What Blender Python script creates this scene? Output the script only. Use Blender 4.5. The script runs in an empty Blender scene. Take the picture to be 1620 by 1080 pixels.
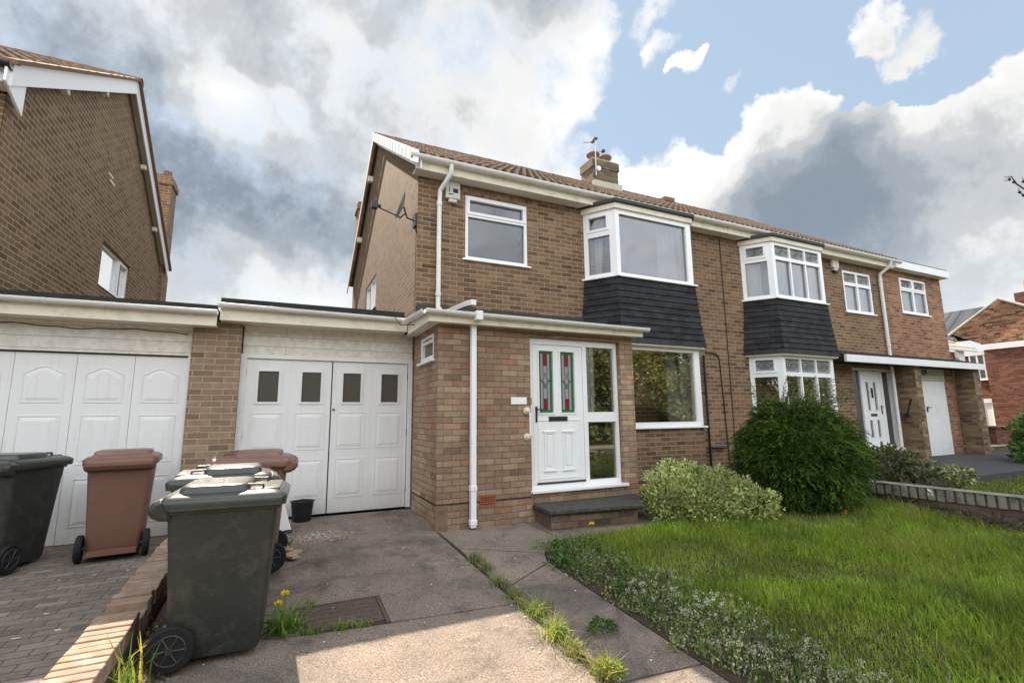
import bpy, math, random
import numpy as np
from mathutils import Vector, Matrix
random.seed(7); rng = np.random.default_rng(11)
S = bpy.context.scene
COL = S.collection
R = math.radians

# ------------------------------------------------------------------ camera, sun, sky
def cam_basis(yaw=25.3, pit=8.8, rol=-.6):
    y, p, r = R(yaw), R(pit), R(rol)
    fw = Vector((math.sin(y)*math.cos(p), math.cos(y)*math.cos(p), math.sin(p)))
    rt = Vector((math.cos(y), -math.sin(y), 0)); up = rt.cross(fw)
    return rt*math.cos(r)+up*math.sin(r), up*math.cos(r)-rt*math.sin(r), fw
RT, UP, FW = cam_basis()
cd = bpy.data.cameras.new('camera'); cam = bpy.data.objects.new('camera', cd); COL.objects.link(cam)
cd.sensor_width = 36; cd.lens = 765/1620*36; cd.clip_start = .05; cd.clip_end = 2000
M3 = Matrix((RT, UP, -FW)).transposed(); cam.matrix_world = M3.to_4x4()
S.camera = cam
S.view_settings.view_transform = 'Standard'; S.view_settings.look = 'None'
S.view_settings.exposure = 1.50; S.view_settings.gamma = 1.0
SUN_AZ, SUN_EL = -8.0, 42.6
sd = Vector((math.sin(R(SUN_AZ))*math.cos(R(SUN_EL)), math.cos(R(SUN_AZ))*math.cos(R(SUN_EL)), math.sin(R(SUN_EL))))
sl = bpy.data.lights.new('sun', 'SUN'); sl.energy = 5.0; sl.angle = R(.5); sl.color = (1, .87, .70)
so = bpy.data.objects.new('sun', sl); COL.objects.link(so); so.location = (20, 20, 30)
so.rotation_euler = sd.to_track_quat('Z', 'Y').to_euler()

def pxdir(x, y):
    d = RT*((x-810)/765)-UP*((y-540)/765)+FW
    return d.normalized()

W = bpy.data.worlds.new('World'); S.world = W; W.use_nodes = True
nt = W.node_tree; nt.nodes.clear()
def N(t, tree=None, **k):
    n = (tree or nt).nodes.new(t)
    for a, b in k.items(): setattr(n, a, b)
    return n
def build_world():
    L = nt.links.new
    out = N('ShaderNodeOutputWorld'); bg = N('ShaderNodeBackground'); L(bg.outputs[0], out.inputs[0])
    sky = N('ShaderNodeTexSky', sky_type='NISHITA', sun_disc=False)
    sky.sun_elevation = R(SUN_EL); sky.sun_rotation = R(SUN_AZ); sky.air_density = 1.0; sky.dust_density = .6
    tc = N('ShaderNodeTexCoord')
    def M(op, a, b=None, c=None, clamp=False):
        n = N('ShaderNodeMath', operation=op, use_clamp=clamp)
        for i, v in enumerate((a, b, c)):
            if v is None: continue
            if isinstance(v, (int, float)): n.inputs[i].default_value = v
            else: L(v, n.inputs[i])
        return n.outputs[0]
    def noise(vec, sc, det, rough=.55, dist=0):
        n = N('ShaderNodeTexNoise'); n.inputs['Scale'].default_value = sc; n.inputs['Detail'].default_value = det
        n.inputs['Roughness'].default_value = rough; n.inputs['Distortion'].default_value = dist; L(vec, n.inputs['Vector']); return n
    g = tc.outputs['Generated']
    def warp(sc, det, rough, amt):
        n1 = noise(g, sc, det, rough)
        sub = N('ShaderNodeVectorMath', operation='SUBTRACT'); L(n1.outputs['Color'], sub.inputs[0]); sub.inputs[1].default_value = (.5, .5, .5)
        scl = N('ShaderNodeVectorMath', operation='SCALE'); L(sub.outputs[0], scl.inputs[0]); scl.inputs['Scale'].default_value = amt
        add = N('ShaderNodeVectorMath', operation='ADD'); L(g, add.inputs[0]); L(scl.outputs[0], add.inputs[1])
        nrm = N('ShaderNodeVectorMath', operation='NORMALIZE'); L(add.outputs[0], nrm.inputs[0]); return nrm.outputs[0]
    wv = warp(5.0, 9, .62, .20); wd = warp(3.0, 6, .55, .30)
    def blob(x, y, r, vec, soft):
        d = pxdir(x, y); n = N('ShaderNodeVectorMath', operation='DOT_PRODUCT'); L(vec, n.inputs[0]); n.inputs[1].default_value = d
        m = N('ShaderNodeMapRange', interpolation_type='SMOOTHSTEP'); L(n.outputs['Value'], m.inputs[0])
        m.inputs[1].default_value = math.cos(R(r*(1+soft))); m.inputs[2].default_value = math.cos(R(r*(1-soft)))
        return m.outputs[0]
    def total(lst, base, vec, soft):
        acc = base
        for (x, y, r, a) in lst: acc = M('MULTIPLY_ADD', blob(x, y, r, vec, soft), a, acc)
        return acc
    n2 = noise(wd, 4.2, 9, .56); n3 = noise(g, 13, 9, .66); n4 = noise(g, 1.2, 5, .5)
    f2, f3, f4 = n2.outputs['Fac'], n3.outputs['Fac'], n4.outputs['Fac']
    # cloud cover
    cov = M('MULTIPLY_ADD', f3, 1.0, M('MULTIPLY', f2, .7)); cov = M('ADD', cov, .02)
    cov = total([(1170, 70, 10, -.85), (1290, 110, 10, -.75), (1060, 150, 7, -.6), (980, 225, 3.5, -.35), (1500, 90, 14, -.80), (1700, 40, 22, -.7), (1075, 190, 6.5, -.55), (925, 240, 3, -.25), (1480, -100, 20, -.6), (1150, -60, 8, -.3), (1420, 170, 6, -.3), (120, 20, 8, -.1),
                 (1378, 50, 4.0, 1.1), (1425, 25, 3.6, 1.1), (1335, 30, 3.0, .9), (1152, 100, 2.8, 1.6), (1105, 92, 1.5, 1.2), (1075, 35, 4.2, 1.2), (1060, 75, 2.5, .7), (1228, 165, 4.8, 1.2), (1190, 235, 5.8, 1.1), (1262, 240, 5.5, 1.0), (1335, 245, 5, 1.0), (1390, 240, 4.0, .8), (1440, 260, 5.5, 1.0),
                 (1480, 215, 3.6, .8), (1560, 205, 5, .95), (1630, 200, 6, .9), (1350, 340, 16, .9), (1600, 340, 15, .9), (1040, 270, 6, .7)], cov, wv, .30)
    dens = N('ShaderNodeMapRange', interpolation_type='SMOOTHSTEP'); L(cov, dens.inputs[0]); dens.inputs[1].default_value = .40; dens.inputs[2].default_value = 1.0
    # shading inside the cloud
    dark = M('MULTIPLY_ADD', f2, 1.9, -.95); dark = M('MULTIPLY_ADD', f3, .70, dark)
    dark = M('ADD', dark, -.35+.38)
    dark = total([(330, 250, 10, .20), (450, 340, 11, .20), (300, 350, 11, .22), (520, 410, 9, .20), (220, 170, 9, .14), (60, 60, 16, .14), (560, 320, 8, .10), (430, 90, 7, -.22), (255, 45, 6, -.40), (350, 170, 3.4, -.35), (430, 215, 4.0, -.35), (510, 210, 6, -.15),
                  (560, 80, 9, .12), (700, 200, 9, -.20), (860, 200, 12, -.18), (820, 60, 11, .16), (660, 60, 9, .12), (940, 330, 12, -.26), (1080, 260, 8, -.24), (1000, 120, 7, -.25), (1232, 165, 4, -.30), (1390, 45, 7, -.5), (1150, 100, 4, -.4), (1080, 40, 7, -.35),
                  (1330, 220, 4.2, -.25), (1190, 205, 4, -.25), (1290, 300, 9, .30), (1190, 300, 7, .24), (1430, 295, 10, .30), (1540, 290, 7, .16), (1570, 205, 6, -.30), (1480, 380, 7, -.20), (350, 490, 8, -.60), (600, 500, 12, -.35), (450, 480, 6, -.3), (1600, 420, 5, -.15), (1120, 180, 6, -.1)], dark, wd, .75)
    dark = M('MULTIPLY_ADD', dark, .82, .09)
    ramp = N('ShaderNodeValToRGB'); L(dark, ramp.inputs[0]); ramp.color_ramp.interpolation = 'EASE'; e = ramp.color_ramp.elements
    e[0].position = -.0; e[0].color = (.66, .655, .645, 1); e[1].position = 1; e[1].color = (.17, .205, .245, 1)
    for p, c in ((.28, (.56, .56, .555, 1)), (.52, (.37, .385, .40, 1)), (.76, (.235, .27, .31, 1))):
        k = e.new(p); k.color = c
    sks = N('ShaderNodeVectorMath', operation='SCALE'); L(sky.outputs[0], sks.inputs[0]); sks.inputs['Scale'].default_value = .08
    skm = N('ShaderNodeMix', data_type='RGBA'); skm.inputs[0].default_value = .72; L(sks.outputs[0], skm.inputs[6]); skm.inputs[7].default_value = (.36, .455, .56, 1)
    mix = N('ShaderNodeMix', data_type='RGBA'); L(dens.outputs[0], mix.inputs[0]); L(skm.outputs[2], mix.inputs[6]); L(ramp.outputs[0], mix.inputs[7])
    sep = N('ShaderNodeSeparateXYZ'); L(g, sep.inputs[0])
    hz = N('ShaderNodeMapRange', interpolation_type='SMOOTHSTEP'); L(sep.outputs[2], hz.inputs[0]); hz.inputs[1].default_value = .0; hz.inputs[2].default_value = .33; hz.inputs[3].default_value = .85; hz.inputs[4].default_value = 0
    m2 = N('ShaderNodeMix', data_type='RGBA'); L(hz.outputs[0], m2.inputs[0]); L(mix.outputs[2], m2.inputs[6]); m2.inputs[7].default_value = (.50, .54, .58, 1)
    # sky away from the sun is boosted, added fill light for the shaded facade
    bk = N('ShaderNodeMapRange', interpolation_type='SMOOTHSTEP'); L(sep.outputs[1], bk.inputs[0]); bk.inputs[1].default_value = .25; bk.inputs[2].default_value = -.45; bk.inputs[3].default_value = .58; bk.inputs[4].default_value = 1.60
    L(bk.outputs[0], bg.inputs[1])
    gd = N('ShaderNodeMath', operation='LESS_THAN'); L(sep.outputs[2], gd.inputs[0]); gd.inputs[1].default_value = -.02
    m3 = N('ShaderNodeMix', data_type='RGBA'); L(gd.outputs[0], m3.inputs[0]); L(m2.outputs[2], m3.inputs[6]); m3.inputs[7].default_value = (.2, .2, .18, 1)
    L(m3.outputs[2], bg.inputs[0])
build_world()

# ------------------------------------------------------------------ materials
MATS = {}
class MT:
    """small node builder for one material"""
    def __init__(s, name, rough=.6, spec=.4):
        m = bpy.data.materials.new(name); m.use_nodes = True; s.m = m; s.t = m.node_tree; s.b = s.t.nodes['Principled BSDF']
        s.b.inputs['Roughness'].default_value = rough; s.b.inputs['Specular IOR Level'].default_value = spec; MATS[name] = m
        s.pos = s.n('ShaderNodeNewGeometry').outputs['Position']
    def n(s, t, **k):
        n = s.t.nodes.new(t)
        for a, b in k.items(): setattr(n, a, b)
        return n
    def L(s, a, b): s.t.links.new(a, b)
    def M(s, op, a, b=None, c=None, clamp=False):
        n = s.n('ShaderNodeMath', operation=op, use_clamp=clamp)
        for i, v in enumerate((a, b, c)):
            if v is None: continue
            if isinstance(v, (int, float)): n.inputs[i].default_value = v
            else: s.L(v, n.inputs[i])
        return n.outputs[0]
    def noise(s, sc, det=5, rough=.6, vec=None, dist=0):
        n = s.n('ShaderNodeTexNoise'); n.inputs['Scale'].default_value = sc; n.inputs['Detail'].default_value = det
        n.inputs['Roughness'].default_value = rough; n.inputs['Distortion'].default_value = dist; s.L(vec or s.pos, n.inputs['Vector']); return n.outputs['Fac']
    def ramp(s, f, stops, interp='LINEAR'):
        r = s.n('ShaderNodeValToRGB'); r.color_ramp.interpolation = interp; e = r.color_ramp.elements
        while len(e) < len(stops): e.new(.5)
        for k, (p, c) in zip(e, stops): k.position = p; k.color = (*c, 1)
        s.L(f, r.inputs[0]); return r.outputs[0]
    def mix(s, f, a, b, mode='MIX'):
        n = s.n('ShaderNodeMix', data_type='RGBA', blend_type=mode)
        for i, v in ((0, f), (6, a), (7, b)):
            if isinstance(v, (int, float)): n.inputs[i].default_value = v
            elif isinstance(v, tuple): n.inputs[i].default_value = (*v, 1)
            else: s.L(v, n.inputs[i])
        return n.outputs[2]
    def col(s, c):
        if isinstance(c, tuple): s.b.inputs['Base Color'].default_value = (*c, 1)
        else: s.L(c, s.b.inputs['Base Color'])
    def bump(s, h, strength=.4, dist=.01):
        b = s.n('ShaderNodeBump'); b.inputs['Strength'].default_value = strength; b.inputs['Distance'].default_value = dist
        s.L(h, b.inputs['Height']); s.L(b.outputs[0], s.b.inputs['Normal'])
    def wallcoord(s, swap=False):
        g = s.n('ShaderNodeNewGeometry'); sp = s.n('ShaderNodeSeparateXYZ'); s.L(g.outputs['Position'], sp.inputs[0])
        sn = s.n('ShaderNodeSeparateXYZ'); s.L(g.outputs['True Normal'], sn.inputs[0])
        ax, ay, az = (s.M('ABSOLUTE', sn.outputs[i]) for i in range(3))
        isx = s.M('GREATER_THAN', ax, ay)
        u = s.M('ADD', s.M('MULTIPLY', sp.outputs[1], isx), s.M('MULTIPLY', sp.outputs[0], s.M('SUBTRACT', 1, isx)))
        top = s.M('GREATER_THAN', az, .8)
        v = s.M('ADD', s.M('MULTIPLY', sp.outputs[1], top), s.M('MULTIPLY', sp.outputs[2], s.M('SUBTRACT', 1, top)))
        return (v, u) if swap else (u, v)

def brick(name, stops, mortar, bw=.225, rh=.075, mw=.010, swap=False, var=.35, mvar=.3, bump=.5, stain=.25, grain=.12, u0=0., v0=0., offs=.5, toned=None):
    s = MT(name, .88, .2); u, v = s.wallcoord(swap)
    # a hand-laid wobble in the courses
    wn = s.M('MULTIPLY_ADD', s.noise(2.1, 3), .012, -.006); wu = s.M('MULTIPLY_ADD', s.noise(9, 2), .010, -.005)
    v = s.M('ADD', s.M('ADD', v, wn), v0); u = s.M('ADD', s.M('ADD', u, wu), u0)
    vr = s.M('DIVIDE', v, rh); row = s.M('FLOOR', vr); fv = s.M('SUBTRACT', vr, row)
    par = s.M('MULTIPLY', s.M('FLOORED_MODULO', row, 2), offs)
    ur = s.M('ADD', s.M('DIVIDE', u, bw), par); colm = s.M('FLOOR', ur); fu = s.M('SUBTRACT', ur, colm)
    cmb = s.n('ShaderNodeCombineXYZ'); s.L(colm, cmb.inputs[0]); s.L(row, cmb.inputs[1])
    wnz = s.n('ShaderNodeTexWhiteNoise', noise_dimensions='2D'); s.L(cmb.outputs[0], wnz.inputs['Vector'])
    wn2 = s.n('ShaderNodeTexWhiteNoise', noise_dimensions='3D'); cmb2 = s.n('ShaderNodeCombineXYZ'); s.L(colm, cmb2.inputs[0]); s.L(row, cmb2.inputs[1]); cmb2.inputs[2].default_value = 7; s.L(cmb2.outputs[0], wn2.inputs['Vector'])
    c = s.ramp(wnz.outputs['Value'], stops)
    fine = s.noise(55, 6, .75); lump = s.noise(14, 4, .6)
    k = s.M('MULTIPLY_ADD', wn2.outputs['Value'], var, 1-var*.5)
    k = s.M('MULTIPLY', k, s.M('MULTIPLY_ADD', lump, .7, .65))
    k = s.M('MULTIPLY', k, s.M('MULTIPLY_ADD', fine, grain*4, 1-grain*2))
    big = s.noise(.9, 4, .6); k = s.M('MULTIPLY', k, s.M('MULTIPLY_ADD', big, stain*2, 1-stain))
    kc = s.n('ShaderNodeCombineColor'); [s.L(k, kc.inputs[i]) for i in range(3)]
    c = s.mix(1.0, c, kc.outputs[0], 'MULTIPLY')
    # mortar mask, edges roughened
    jit = s.M('MULTIPLY_ADD', s.noise(70, 3), .10, -.05)
    dv = s.M('ADD', s.M('MULTIPLY', s.M('MINIMUM', fv, s.M('SUBTRACT', 1, fv)), rh), s.M('MULTIPLY', jit, .02))
    du = s.M('ADD', s.M('MULTIPLY', s.M('MINIMUM', fu, s.M('SUBTRACT', 1, fu)), bw), s.M('MULTIPLY', jit, .02))
    d = s.M('MINIMUM', dv, du)
    mr = s.n('ShaderNodeMapRange', interpolation_type='SMOOTHSTEP'); s.L(d, mr.inputs[0]); mr.inputs[1].default_value = mw*.30; mr.inputs[2].default_value = mw*.66
    mc = s.mix(s.M('MULTIPLY', s.noise(5, 5), mvar*1.5, clamp=True), mortar, tuple(x*.35 for x in mortar))
    c = s.mix(mr.outputs[0], mc, c)
    if toned:   # large patches of another tone (weathering)
        c = s.mix(s.M('MULTIPLY', s.ramp(s.noise(.55, 5, .65), [(.45, (0, 0, 0)), (.62, (1, 1, 1))]), toned[1]), c, toned[0], 'MULTIPLY')
    s.col(c); s.bump(s.M('ADD', mr.outputs[0], s.M('MULTIPLY', fine, .35)), bump, .007); return s.m

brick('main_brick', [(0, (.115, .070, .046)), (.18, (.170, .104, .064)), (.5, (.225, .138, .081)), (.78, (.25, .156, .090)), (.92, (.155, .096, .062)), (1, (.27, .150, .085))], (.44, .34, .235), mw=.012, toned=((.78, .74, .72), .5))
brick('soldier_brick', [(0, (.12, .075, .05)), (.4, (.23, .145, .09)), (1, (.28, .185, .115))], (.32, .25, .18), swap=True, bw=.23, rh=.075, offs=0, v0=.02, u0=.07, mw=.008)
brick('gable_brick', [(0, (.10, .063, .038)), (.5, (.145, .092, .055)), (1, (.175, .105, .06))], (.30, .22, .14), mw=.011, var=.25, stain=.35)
brick('left_gable_brick', [(0, (.14, .085, .052)), (.5, (.19, .12, .07)), (1, (.24, .15, .088))], (.48, .38, .26), mw=.013, var=.2, stain=.35)
brick('porch_brick', [(0, (.26, .18, .125)), (.2, (.37, .265, .18)), (.42, (.33, .23, .155)), (.62, (.41, .305, .21)), (.84, (.31, .215, .15)), (.92, (.39, .22, .145)), (1, (.41, .21, .135))], (.17, .125, .09), mw=.008, var=.35, stain=.28, grain=.2, toned=((.68, .62, .58), .7))
brick('pillar_brick', [(0, (.17, .115, .078)), (.5, (.26, .178, .118)), (1, (.30, .21, .14))], (.48, .39, .29), var=.3, mw=.011)
brick('extension_brick', [(0, (.19, .085, .055)), (.5, (.30, .15, .09)), (1, (.35, .19, .115))], (.42, .31, .22), stain=.3, mw=.011)
brick('pier_brick', [(0, (.11, .075, .05)), (.5, (.22, .15, .095)), (1, (.32, .22, .13))], (.24, .19, .14), stain=.3)
brick('far_brick', [(0, (.12, .05, .035)), (.5, (.18, .075, .05)), (1, (.22, .10, .065))], (.18, .12, .095), stain=.25)
brick('far_gable_brick', [(0, (.10, .05, .035)), (.5, (.33, .16, .095)), (1, (.42, .24, .14))], (.40, .28, .20), stain=.2, var=.5)
brick('chimney_brick', [(0, (.10, .08, .055)), (.5, (.17, .135, .09)), (1, (.21, .165, .11))], (.20, .16, .12), stain=.35)
brick('garden_brick', [(0, (.13, .08, .065)), (.5, (.25, .15, .11)), (1, (.33, .19, .13))], (.20, .17, .14), stain=.4, toned=((.4, .42, .38), .7))
brick('garden_brick_dark', [(0, (.07, .05, .042)), (.5, (.12, .085, .068)), (1, (.16, .105, .08))], (.11, .10, .085), stain=.4, toned=((.5, .52, .45), .7))
brick('step_brick', [(0, (.12, .08, .06)), (.5, (.22, .14, .11)), (1, (.27, .18, .13))], (.16, .14, .11), stain=.5, toned=((.4, .42, .36), .8))
brick('paver', [(0, (.15, .125, .108)), (.5, (.19, .16, .138)), (1, (.22, .18, .15))], (.10, .085, .07), bw=.20, rh=.10, mw=.009, stain=.35, var=.25, grain=.3)
brick('slate_tile', [(0, (.026, .026, .030)), (.5, (.038, .038, .043)), (1, (.044, .044, .048))], (.010, .010, .011), bw=.165, rh=.108, mw=.005, stain=.25, var=.3)
brick('far_slate', [(0, (.035, .042, .055)), (.5, (.055, .063, .08)), (1, (.075, .082, .10))], (.02, .024, .03), bw=.30, rh=.14, mw=.01)
brick('shiplap', [(0, (.76, .72, .65)), (1, (.80, .76, .69))], (.42, .39, .34), bw=60, rh=.135, mw=.006, var=.04, grain=.03, stain=.08, bump=.3)
brick('shiplap_cream', [(0, (.56, .52, .42)), (1, (.60, .56, .46))], (.30, .27, .22), bw=60, rh=.09, mw=.005, var=.04, grain=.03, stain=.08, bump=.3)

def simple(name, c, rough=.5, spec=.4, noise=.0, sc=8, bump=0, bs=60, dirt=None, metal=0):
    s = MT(name, rough, spec)
    if noise or dirt:
        k = s.M('MULTIPLY_ADD', s.noise(sc, 6, .65), noise*2, 1-noise)
        kc = s.n('ShaderNodeCombineColor'); [s.L(k, kc.inputs[i]) for i in range(3)]
        cc = s.mix(1.0, c, kc.outputs[0], 'MULTIPLY')
        if dirt: cc = s.mix(s.ramp(s.noise(dirt[1], 7, .7), [(.5, (0, 0, 0)), (.72, (dirt[2],)*3)]), cc, dirt[0])
        s.col(cc)
    else: s.col(c)
    if bump: s.bump(s.noise(bs, 4, .6), bump, .004)
    s.b.inputs['Metallic'].default_value = metal
    return s.m
simple('white_upvc', (.86, .86, .87), .28, .5, .04, 3)
simple('white_paint', (.80, .80, .80), .45, .4, .06, 2.5, dirt=((.50, .46, .39), 3.5, .22))
def door_paint():
    s = MT('door_paint', .42, .4); g = s.n('ShaderNodeSeparateXYZ'); s.L(s.pos, g.inputs[0])
    mr = s.n('ShaderNodeMapRange'); s.L(g.outputs[2], mr.inputs[0]); mr.inputs[1].default_value = -.75; mr.inputs[2].default_value = -1.30; mr.inputs[3].default_value = 0; mr.inputs[4].default_value = .75
    c = s.mix(s.M('MULTIPLY', s.noise(3, 6), .10), (.80, .80, .795), (.60, .58, .53))
    c = s.mix(s.M('MULTIPLY', mr.outputs[0], s.noise(16, 7, .7)), c, (.36, .31, .25))
    v = s.n('ShaderNodeMapping'); v.inputs['Scale'].default_value = (30, 30, 1.4); s.L(s.pos, v.inputs[0])
    c = s.mix(s.ramp(s.noise(1, 4, .6, vec=v.outputs[0]), [(.56, (0, 0, 0)), (.74, (.30,)*3)]), c, (.52, .48, .42)); s.col(c)
door_paint()
simple('cream_paint', (.80, .74, .61), .55, .3, .08, 4, dirt=((.35, .30, .22), 5, .45))
simple('cream_soffit', (.74, .70, .62), .6, .3, .08, 4, dirt=((.35, .30, .22), 5, .3))
simple('gutter_white', (.80, .79, .77), .4, .4, .06, 4, dirt=((.45, .42, .36), 4, .35))
simple('felt', (.035, .036, .034), .95, .1, .35, 9, .4)
simple('lead', (.06, .06, .06), .8, .25, .3, 6)
simple('bin_grey', (.028, .031, .028), .42, .45, .2, 25, .25, 220, dirt=((.10, .095, .08), 7, .5))
simple('bin_lid_grey', (.035, .039, .034), .26, .6, .15, 9, .08, 90, dirt=((.10, .095, .08), 3, .3))
simple('bin_brown', (.175, .088, .062), .5, .4, .12, 9, .2, 220, dirt=((.12, .07, .05), 6, .5))
simple('bin_lid_brown', (.175, .090, .068), .38, .5, .12, 9, .1, 90, dirt=((.28, .19, .15), 5, .4))
simple('rubber', (.012, .012, .013), .75, .3, .3, 20, .3, 100)
simple('black_plastic', (.015, .015, .017), .4, .5)
simple('bucket_black', (.014, .014, .017), .45, .4, .2, 8)
simple('hub_grey', (.035, .035, .038), .5, .4)
simple('black_metal', (.02, .02, .022), .35, .5)
simple('dish_grey', (.20, .22, .24), .5, .4, .15, 10)
simple('bright_metal', (.65, .65, .66), .35, .5, metal=.6)
simple('alarm_white', (.62, .61, .55), .5, .4, .15, 10, dirt=((.25, .24, .2), 12, .5))
simple('clay', (.21, .125, .09), .85, .2, .3, 12, .4, 40)
simple('terracotta', (.50, .16, .07), .8, .2, .2, 12)
simple('far_clay', (.60, .17, .06), .8, .2, .1, 12)
simple('ridge_clay', (.20, .125, .085), .9, .15, .3, 9, .4, 50)
simple('yellow_tile', (.48, .40, .28), .85, .2, .2, 6)
simple('stone_pale', (.50, .46, .39), .9, .2, .25, 7, .4, 40)
simple('coping', (.26, .245, .20), .95, .15, .6, 9, .8, 35, dirt=((.05, .055, .04), 6, 1.0))
simple('coping_brick', (.30, .21, .155), .95, .15, .4, 14, .8, 45, dirt=((.45, .42, .37), 8, .7))
simple('slab_dark', (.055, .053, .048), .8, .3, .45, 9, .7, 50, dirt=((.17, .16, .14), 14, .6))
simple('asphalt', (.055, .055, .056), .95, .2, .35, 30, .8, 220)
simple('tarmac', (.075, .075, .078), .95, .2, .45, 40, 1.0, 160, dirt=((.15, .14, .13), 3, .5))
simple('wall_brick_dark', (.13, .095, .075), .95, .15, .5, 12, .6, 45, dirt=((.06, .06, .045), 9, .8))
simple('pavement_slab', (.24, .22, .20), .9, .2, .3, 12, .5, 90)
simple('soil', (.060, .044, .032), 1, .1, .5, 18, 1, 40)
simple('cardboard', (.40, .29, .19), .85, .2, .25, 10)
simple('render_brown', (.22, .15, .095), .9, .2, .3, 12, .4, 60, dirt=((.12, .085, .06), 8, .7))
simple('sheet_white', (.75, .74, .72), .6, .3, .05)
simple('net_curtain', (.52, .52, .52), .9, .1)
simple('grey_curtain', (.40, .38, .38), .9, .1)
simple('blind', (.12, .12, .13), .8, .2)
simple('cable', (.015, .015, .015), .6, .3)
simple('brass', (.45, .33, .12), .35, .5, metal=.8)
simple('rose_cream', (.70, .64, .50), .5, .4, .1, 40)
simple('bark', (.13, .10, .075), .95, .1, .4, 20, .9, 40)
simple('twig', (.06, .042, .04), .9, .1, .3, 20)
simple('petal_white', (.80, .78, .74), .7, .2)
simple('petal_yellow', (.85, .62, .015), .6, .2)
simple('petal_orange', (.75, .22, .02), .6, .2)
simple('vent_red', (.34, .10, .06), .8, .2, .15, 20)
simple('number_black', (.03, .025, .02), .6, .3)
simple('glass_green', (.02, .20, .07), .15, .5)
simple('glass_red', (.22, .02, .03), .15, .5)
simple('glass_clear', (.33, .33, .34), .2, .5, .15, 60, .3, 90)
simple('manhole', (.10, .070, .058), .85, .3, .4, 22, .8, 60)
simple('interior', (.20, .17, .14), .9, .1)

def glossmat(name, tint, refl, trans, rough=.02):
    s = MT(name); t = s.t; out = t.nodes['Material Output']
    gl = s.n('ShaderNodeBsdfGlossy'); gl.inputs['Color'].default_value = (*tint, 1); gl.inputs['Roughness'].default_value = rough
    tr = s.n('ShaderNodeBsdfTransparent'); tr.inputs[0].default_value = (*trans, 1)
    mx = s.n('ShaderNodeMixShader'); lw = s.n('ShaderNodeFresnel'); lw.inputs['IOR'].default_value = 1.5
    f = s.M('MULTIPLY_ADD', lw.outputs[0], .6, refl, clamp=True); s.L(f, mx.inputs[0]); s.L(tr.outputs[0], mx.inputs[1]); s.L(gl.outputs[0], mx.inputs[2]); s.L(mx.outputs[0], out.inputs[0])
    b = s.n('ShaderNodeBump'); b.inputs['Strength'].default_value = .035; b.inputs['Distance'].default_value = .02; s.L(s.noise(1.8, 2), b.inputs['Height']); s.L(b.outputs[0], gl.inputs['Normal'])
glossmat('pane', (.56, .56, .58), .10, (.93, .94, .94))
glossmat('pane_low', (.95, .93, .84), .13, (.94, .95, .94))
glossmat('pane_side', (1, 1, 1), .75, (.7, .7, .7), .04)

def frosted(name, c):
    s = MT(name, .25, .5); s.col(s.mix(s.noise(90, 3), tuple(x*.8 for x in c), tuple(x*1.2 for x in c))); s.bump(s.noise(120, 3), .3, .002)
frosted('pane_obscure', (.085, .075, .066)); frosted('pane_leaded', (.26, .26, .27))

def concrete():
    s = MT('concrete', .92, .25)
    base = s.ramp(s.noise(1.3, 6, .65), [(.3, (.155, .124, .104)), (.55, (.21, .170, .141)), (.75, (.26, .212, .174))])
    sp = s.ramp(s.noise(95, 4, .85), [(.34, (.30, .29, .29)), (.5, (1, 1, 1)), (.64, (1.9, 1.85, 1.8))])
    c = s.mix(1.0, base, sp, 'MULTIPLY')
    v = s.n('ShaderNodeTexVoronoi'); v.inputs['Scale'].default_value = 75; s.L(s.pos, v.inputs['Vector'])
    c = s.mix(s.ramp(v.outputs['Distance'], [(.0, (.55,)*3), (.22, (0, 0, 0))]), c, (.36, .31, .27))
    c = s.mix(s.ramp(s.noise(3.2, 8, .75), [(.52, (0, 0, 0)), (.68, (.75,)*3)]), c, (.062, .052, .047))
    c = s.mix(s.ramp(s.noise(.75, 5, .7, dist=.6), [(.50, (0, 0, 0)), (.60, (.55,)*3)]), c, (.075, .066, .062))
    c = s.mix(s.ramp(s.noise(26, 5, .8), [(.70, (0, 0, 0)), (.76, (.8,)*3)]), c, (.42, .40, .37))
    s.col(c); s.bump(s.M('ADD', s.noise(150, 3, .8), s.M('MULTIPLY', s.noise(12, 4), .8)), .7, .006)
concrete()
def tilemat(name, c0, c1, c2, sc=.3):
    s = MT(name, .85, .25); g = s.n('ShaderNodeSeparateXYZ'); s.L(s.pos, g.inputs[0])
    cx = s.M('FLOOR', s.M('DIVIDE', g.outputs[0], .30)); cy = s.M('FLOOR', s.M('DIVIDE', g.outputs[1], .27))
    cm = s.n('ShaderNodeCombineXYZ'); s.L(cx, cm.inputs[0]); s.L(cy, cm.inputs[1])
    w = s.n('ShaderNodeTexWhiteNoise', noise_dimensions='2D'); s.L(cm.outputs[0], w.inputs['Vector'])
    c = s.ramp(w.outputs['Value'], [(0, c0), (.5, c1), (1, c2)])
    k = s.ramp(s.noise(11, 6, .7), [(.3, (.55,)*3), (.7, (1.35,)*3)]); c = s.mix(1.0, c, k, 'MULTIPLY')
    # painted stripes: shade in the channels, sunlight along the rolls
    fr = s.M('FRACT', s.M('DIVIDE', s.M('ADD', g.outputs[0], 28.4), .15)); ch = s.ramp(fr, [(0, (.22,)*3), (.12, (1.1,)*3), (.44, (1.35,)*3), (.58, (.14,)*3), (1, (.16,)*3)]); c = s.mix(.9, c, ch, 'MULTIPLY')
    c = s.mix(s.ramp(s.noise(30, 4, .7), [(.60, (0, 0, 0)), (.7, (.5,)*3)]), c, (.22, .21, .14))
    s.col(c); s.bump(s.noise(60, 4), .4, .006)
tilemat('roof_tile', (.22, .14, .10), (.27, .18, .125), (.33, .23, .165))
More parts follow.
